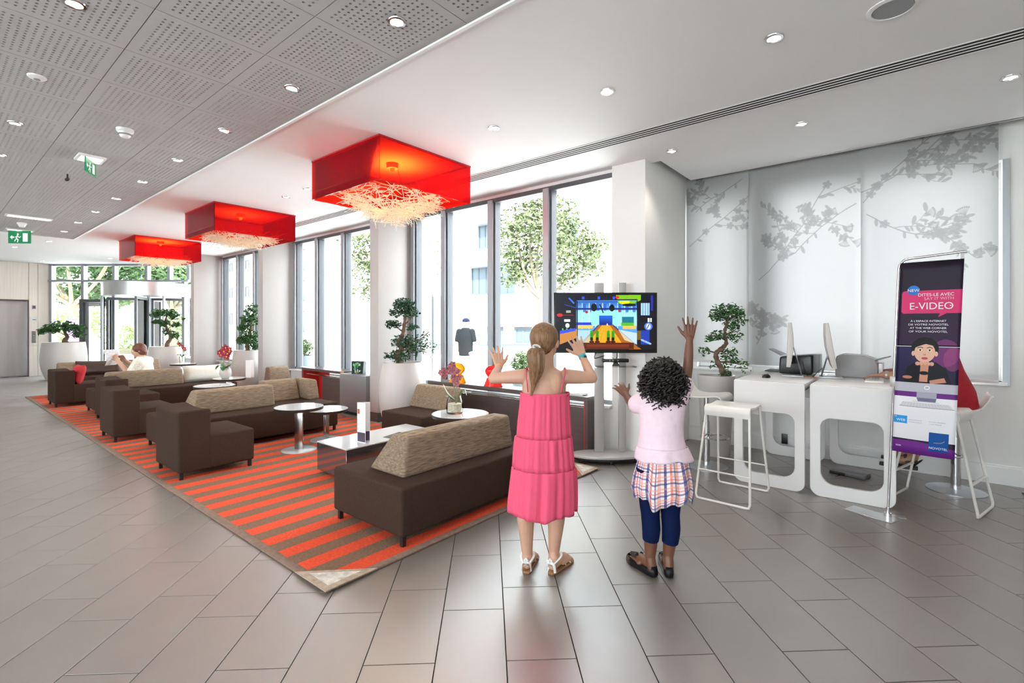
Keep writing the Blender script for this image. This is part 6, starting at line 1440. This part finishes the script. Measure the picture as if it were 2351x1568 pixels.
# apartment house with balconies farther left
tb_ = building('white apartment block with stacked balconies, far left through the windows', -75, -44, 24, 34, 19, 'apartment_block')
for fl__ in range(6):
    z = .6+3.0*fl__
    for k in range(7):
        x = -13.5+4.5*k; win(tb_, x, z+.3, 2.6, 2.1, 2)
    q = MB(); q.box(-15.2, 15.2, -1.3, -.07, z-.05, z+.12); q.build('balcony_floor', slab, tb_, smooth=False)
    q = MB(); q.box(-15.2, 15.2, -1.32, -1.22, z+.12, z+1.05); q.build('balcony_front', slab, tb_, smooth=False)
# low house with a red roof
t = thing('house', 'low house with a red tiled roof left of the street tree', 'house', (-14.2, 17.0, -.17), R(30))
q = MB(); q.box(-1.6,1.6,0,3,0,1.75); q.build('wall', ren, t, smooth=False)
q = MB(); q.add([(-1.9,-.3,1.6),(1.9,-.3,1.6),(1.9,1.5,2.65),(-1.9,1.5,2.65),(-1.9,3.3,1.6),(1.9,3.3,1.6)], [(0,1,2,3),(3,2,5,4),(0,3,4),(1,5,2)]); o = q.build('roof', mat('red_roof', (.45,.30,.24), .8, noise=.2, nscale=4), t, smooth=False); md = o.modifiers.new('t','SOLIDIFY'); md.thickness = .1
win(t, -.6, .7, .8, .8); win(t, .7, .7, .8, .8)
# trees
tbark = mat('street_bark', (.16,.14,.09), .9, noise=.2, nscale=10)
def tree(label, base, h_fork, blobs, size, lm, seed, tr=.09, group='street trees', name='street_tree'):
    t = thing(name, label, 'tree', base, YAW); r = random.Random(seed); q = MB()
    q.tube(spline([(0,0,0),(.03,0,h_fork*.5),(0,.02,h_fork)],5), [tr*(1-.03*i) for i in range(11)], 10)
    for c, rd, n in blobs[:9]:
        e = Vector(c); s_ = Vector((0,0,h_fork*.95)); m_ = s_.lerp(e,.5)+Vector((r.uniform(-.15,.15),r.uniform(-.15,.15),-.12)); sb = spline([s_,m_,e+Vector((0,0,rd[2]*.5 if hasattr(rd,'__len__') else rd*.5))],6); q.tube(sb, [tr*.62*(1-.85*i/(len(sb)-1)) for i in range(len(sb))], 6)
    q.build('trunk', tbark, t); leafcloud(blobs, size, seed).build('foliage', lm, t, kind='stuff', smooth=False); return t
b0_ = at(1240, 740, 11.0); rr_ = random.Random(3)
bl_ = [((r_[0], r_[1], r_[2]), (r_[3],r_[3],r_[3]*.8), int(760*r_[3]**2*2)) for r_ in [(-.15,0,4.25,.55),(.35,.1,4.05,.6),(-.55,0,3.75,.55),(.0,-.3,3.7,.6),(.75,.2,3.55,.6),(-.75,.1,3.15,.45),(.30,-.3,3.25,.55),(1.0,0,2.95,.5),(-.30,.2,3.0,.5),(1.15,.1,3.35,.45),(.55,.2,2.65,.40),(-.55,.1,2.65,.35)]]
tree('street tree filling the window beside the television', (b0_.x, b0_.y, -.17), 2.3, bl_, .13, M['tree'], 31, .085)
b0_ = at(886, 740, 13.0)
tree('street tree seen on both sides of the middle pillar', (b0_.x, b0_.y, -.17), 2.0, [((x,y,z),(s,s,s*.8),int(620*s*s*2)) for x,y,z,s in [(-.7,0,3.9,.6),(.1,.1,4.2,.7),(.8,0,3.7,.6),(-.6,.2,3.2,.55),(.9,0,3.0,.55),(.1,0,3.2,.6),(-.5,0,2.5,.4),(.75,0,2.45,.4)]], .14, M['tree'], 33, .09)
for i, (px_, d_, lab) in enumerate(((165, 20.5, 'leafy tree outside the entrance, left of the swing door'), (262, 23, 'leafy tree outside the entrance, behind the swing door'), (395, 24, 'leafy tree outside behind the revolving door'))):
    b0_ = at(px_, 740, d_)
    tree(lab, (b0_.x, b0_.y, -.17), 2.5, [((rr_.uniform(-2.2,2.2), rr_.uniform(-1.5,1.5), rr_.uniform(2.9,5.6)), (rr_.uniform(.8,1.2),)*2+(rr_.uniform(.5,.8),), 260) for k in range(15)], .30, M['treedk'], 40+i, .16, 'trees outside the entrance', 'entrance_tree')
# hedge mass behind the entrance trees
t = thing('hedge', 'bright green hedge behind the entrance trees', 'hedge', at(250, 740, 27)*1.0, YAW); t.location.z = -.17
cl = [((rr_.uniform(-6,6), rr_.uniform(-.6,.6), rr_.uniform(.3,2.6)), (.8,.6,.55), 150) for k in range(40)]
leafcloud(cl, .26, 77).build('foliage', mat('hedge_leaf', (.28,.38,.14), .6, noise=.4, nscale=3), t, kind='stuff', smooth=False); q = MB(); q.box(-6,6,-.2,.2,0,.3); q.build('base', tbark, t, smooth=False)
# purple info board outside the entrance
t = thing('info_board', 'purple notice board standing outside the entrance', 'sign', (at(168,740,17.0).x, at(168,740,17.0).y, -.17), YAW)
q = MB(); q.box(-.26,.26,-.03,.03,.75,1.80); q.build('panel', mat('board_purple', (.13,.05,.20), .5), t, bevel=.01); q = MB(); q.box(-.2,.2,-.032,-.0305,1.5,1.66); q.build('printed_band', mat('print_pale', (.55,.5,.6), .5), t, smooth=False)
for x in (-.22,.22): q = MB(); q.box(x-.025,x+.025,-.025,.025,0,.76); q.build('post', M['alu'], t, smooth=False)
# outer column and glass notice panel
t = thing('outer_column', 'white column standing just outside the window by the second pillar', 'column', (onY(985,740,5.75).x, 5.75, -.17))
q = MB(); q.box(-.10,.10,-.10,.10,0,3.8); q.build('shaft', ren, t, bevel=.01); q = MB(); q.box(-.12,.12,-.12,.12,0,.15); q.build('foot', slab, t, bevel=.01)
t = thing('glass_panel', 'greenish glass notice panel outside beside the white column', 'sign', (onY(1006,740,5.45).x, 5.45, -.17))
q = MB(); q.box(-.13,.13,-.008,.008,1.1,2.05); q.build('pane', sheet('green_glass', (.70,.80,.76), .2, .05, diff=(.5,.58,.55), dfac=.5), t, smooth=False); q = MB(); q.box(-.14,-.12,-.015,.015,0,2.08); q.box(.12,.14,-.015,.015,0,2.08); q.build('frame', M['alu'], t, smooth=False)
# box bushes
def bush(label, px_, d_, r_, ph):
    b0_ = at(px_, 747, d_); t = thing('box_bush', label, 'bush', (b0_.x, b0_.y, -.17), 0, 'clipped bushes in grey tubs')
    q = MB(); q.lathe([(.001,0),(r_*.7,0),(r_*.92,ph),(r_*.95,ph),(r_*.85,ph),(r_*.85,ph-.04),(.001,ph-.04)], 24); q.build('tub', mat('grey_tub', (.22,.26,.29), .6), t)
    q = MB(); q.cyl((0,0,ph-.05),(0,0,ph+r_),.03,n=8); q.build('stem', tbark, t)
    leafcloud([((0,0,ph+r_*.95),(r_,r_,r_),650)], .07, int(px_)).build('foliage', mat('bush_leaf', (.09,.15,.045), .5, noise=.4, nscale=8), t, kind='stuff', smooth=False)
bush('clipped round bush in a grey tub, outside behind the girl in pink', 1200, 8.6, .21, .72)
bush('clipped bush in a grey tub outside the window behind the red lined console', 700, 11.8, .20, .85)
# railing and cafe table
t = thing('railing', 'low grey metal railing across the square', 'railing', at(1105, 747, 15.0)*1.0, YAW); t.location.z = -.17
for i in range(15): q = MB(); q.box(-1.4+.2*i-.012,-1.4+.2*i+.012,-.012,.012,0,.95); q.build('bar', gfr, t, smooth=False)
q = MB(); q.box(-1.45,1.45,-.025,.025,.95,1.0); q.build('top_rail', gfr, t, smooth=False)
t = thing('cafe_parasol', 'folded blue cafe parasol beyond the railing', 'parasol', (at(1112,747,17.0).x, at(1112,747,17.0).y, -.17))
q = MB(); q.lathe([(.001,.02),(.25,.02),(.25,.06),(.02,.07),(.02,1.0),(.12,1.02),(.09,1.6),(.02,2.0),(.001,2.02)], 16); q.build('canopy', mat('parasol_blue', (.20,.26,.42), .7), t)
# passer-by
D3 = 12.5; f0 = at(1069, 747, D3); pm_ = Figure('man outside in a black T-shirt and cap, seen from behind through the window', (f0.x, f0.y, -.17), YAW+R(-20))
b = MB(); b.loft([ering((0,0,.85),.17,.12), ering((0,0,1.05),.16,.115), ering((0,0,1.30),.19,.12), ering((0,0,1.44),.17,.09), ering((0,0,1.50),.07,.06)]); b.limb([(0,0,1.46),(0,.02,1.56)],[.06,.055],12); h3, hR3 = head(b,(0,.03,1.64),.23,R(-15))
for s in (-1,1):
    b.limb([(s*.19,0,1.40),(s*.25,.0,1.12),(s*.24,.10,.88)],[.06,.045,.032],12); b.limb([(s*.09,0,.88),(s*.10,.05*s,.48),(s*.10,-.02*s,.09)],[.10,.065,.042],12); b.limb([(s*.10,-.02*s,.05),(s*.11,.16-.02*s,.03)],[.042,.03],10)
    hand(b, Vector((s*.24,.10,.88)), Vector((0,.2,-1)), Vector((-s,0,0)), Vector((0,1,0)), .18, .08, .5)
remeshed(b,'body',M['skin'],pm_.root,.011,5); face(pm_, h3, .23)
b = MB(); b.loft([ering((0,0,.80),.20,.15), ering((0,0,1.05),.19,.14), ering((0,0,1.30),.21,.14), ering((0,0,1.45),.18,.10), ering((0,0,1.51),.085,.075)])
for s in (-1,1): b.limb([(s*.18,0,1.41),(s*.235,0,1.20)],[.08,.07],12)
remeshed(b,'tshirt',mat('black_tshirt',(.010,.012,.014),.9, spec=.1),pm_.root,.011,5)
b = MB()
for s in (-1,1): b.limb([(s*.09,0,.86),(s*.10,.05*s,.48),(s*.10,-.02*s,.12)],[.12,.085,.075],12)
remeshed(b,'trousers',mat('pale_jeans',(.45,.45,.46),.85),pm_.root,.012,4)
b = MB(); b.sph(h3(0,-.03,.20),(.40*.23,.46*.23,.34*.23),16,10,hR3); b.hexa([h3(-.3,.3,.16),h3(.3,.3,.16),h3(.3,.3,.12),h3(-.3,.3,.12)],[h3(-.2,.78,.10),h3(.2,.78,.10),h3(.2,.78,.07),h3(-.2,.78,.07)]); remeshed(b,'cap',mat('blue_cap',(.008,.014,.03),.9, spec=.1),pm_.root,.012,3)
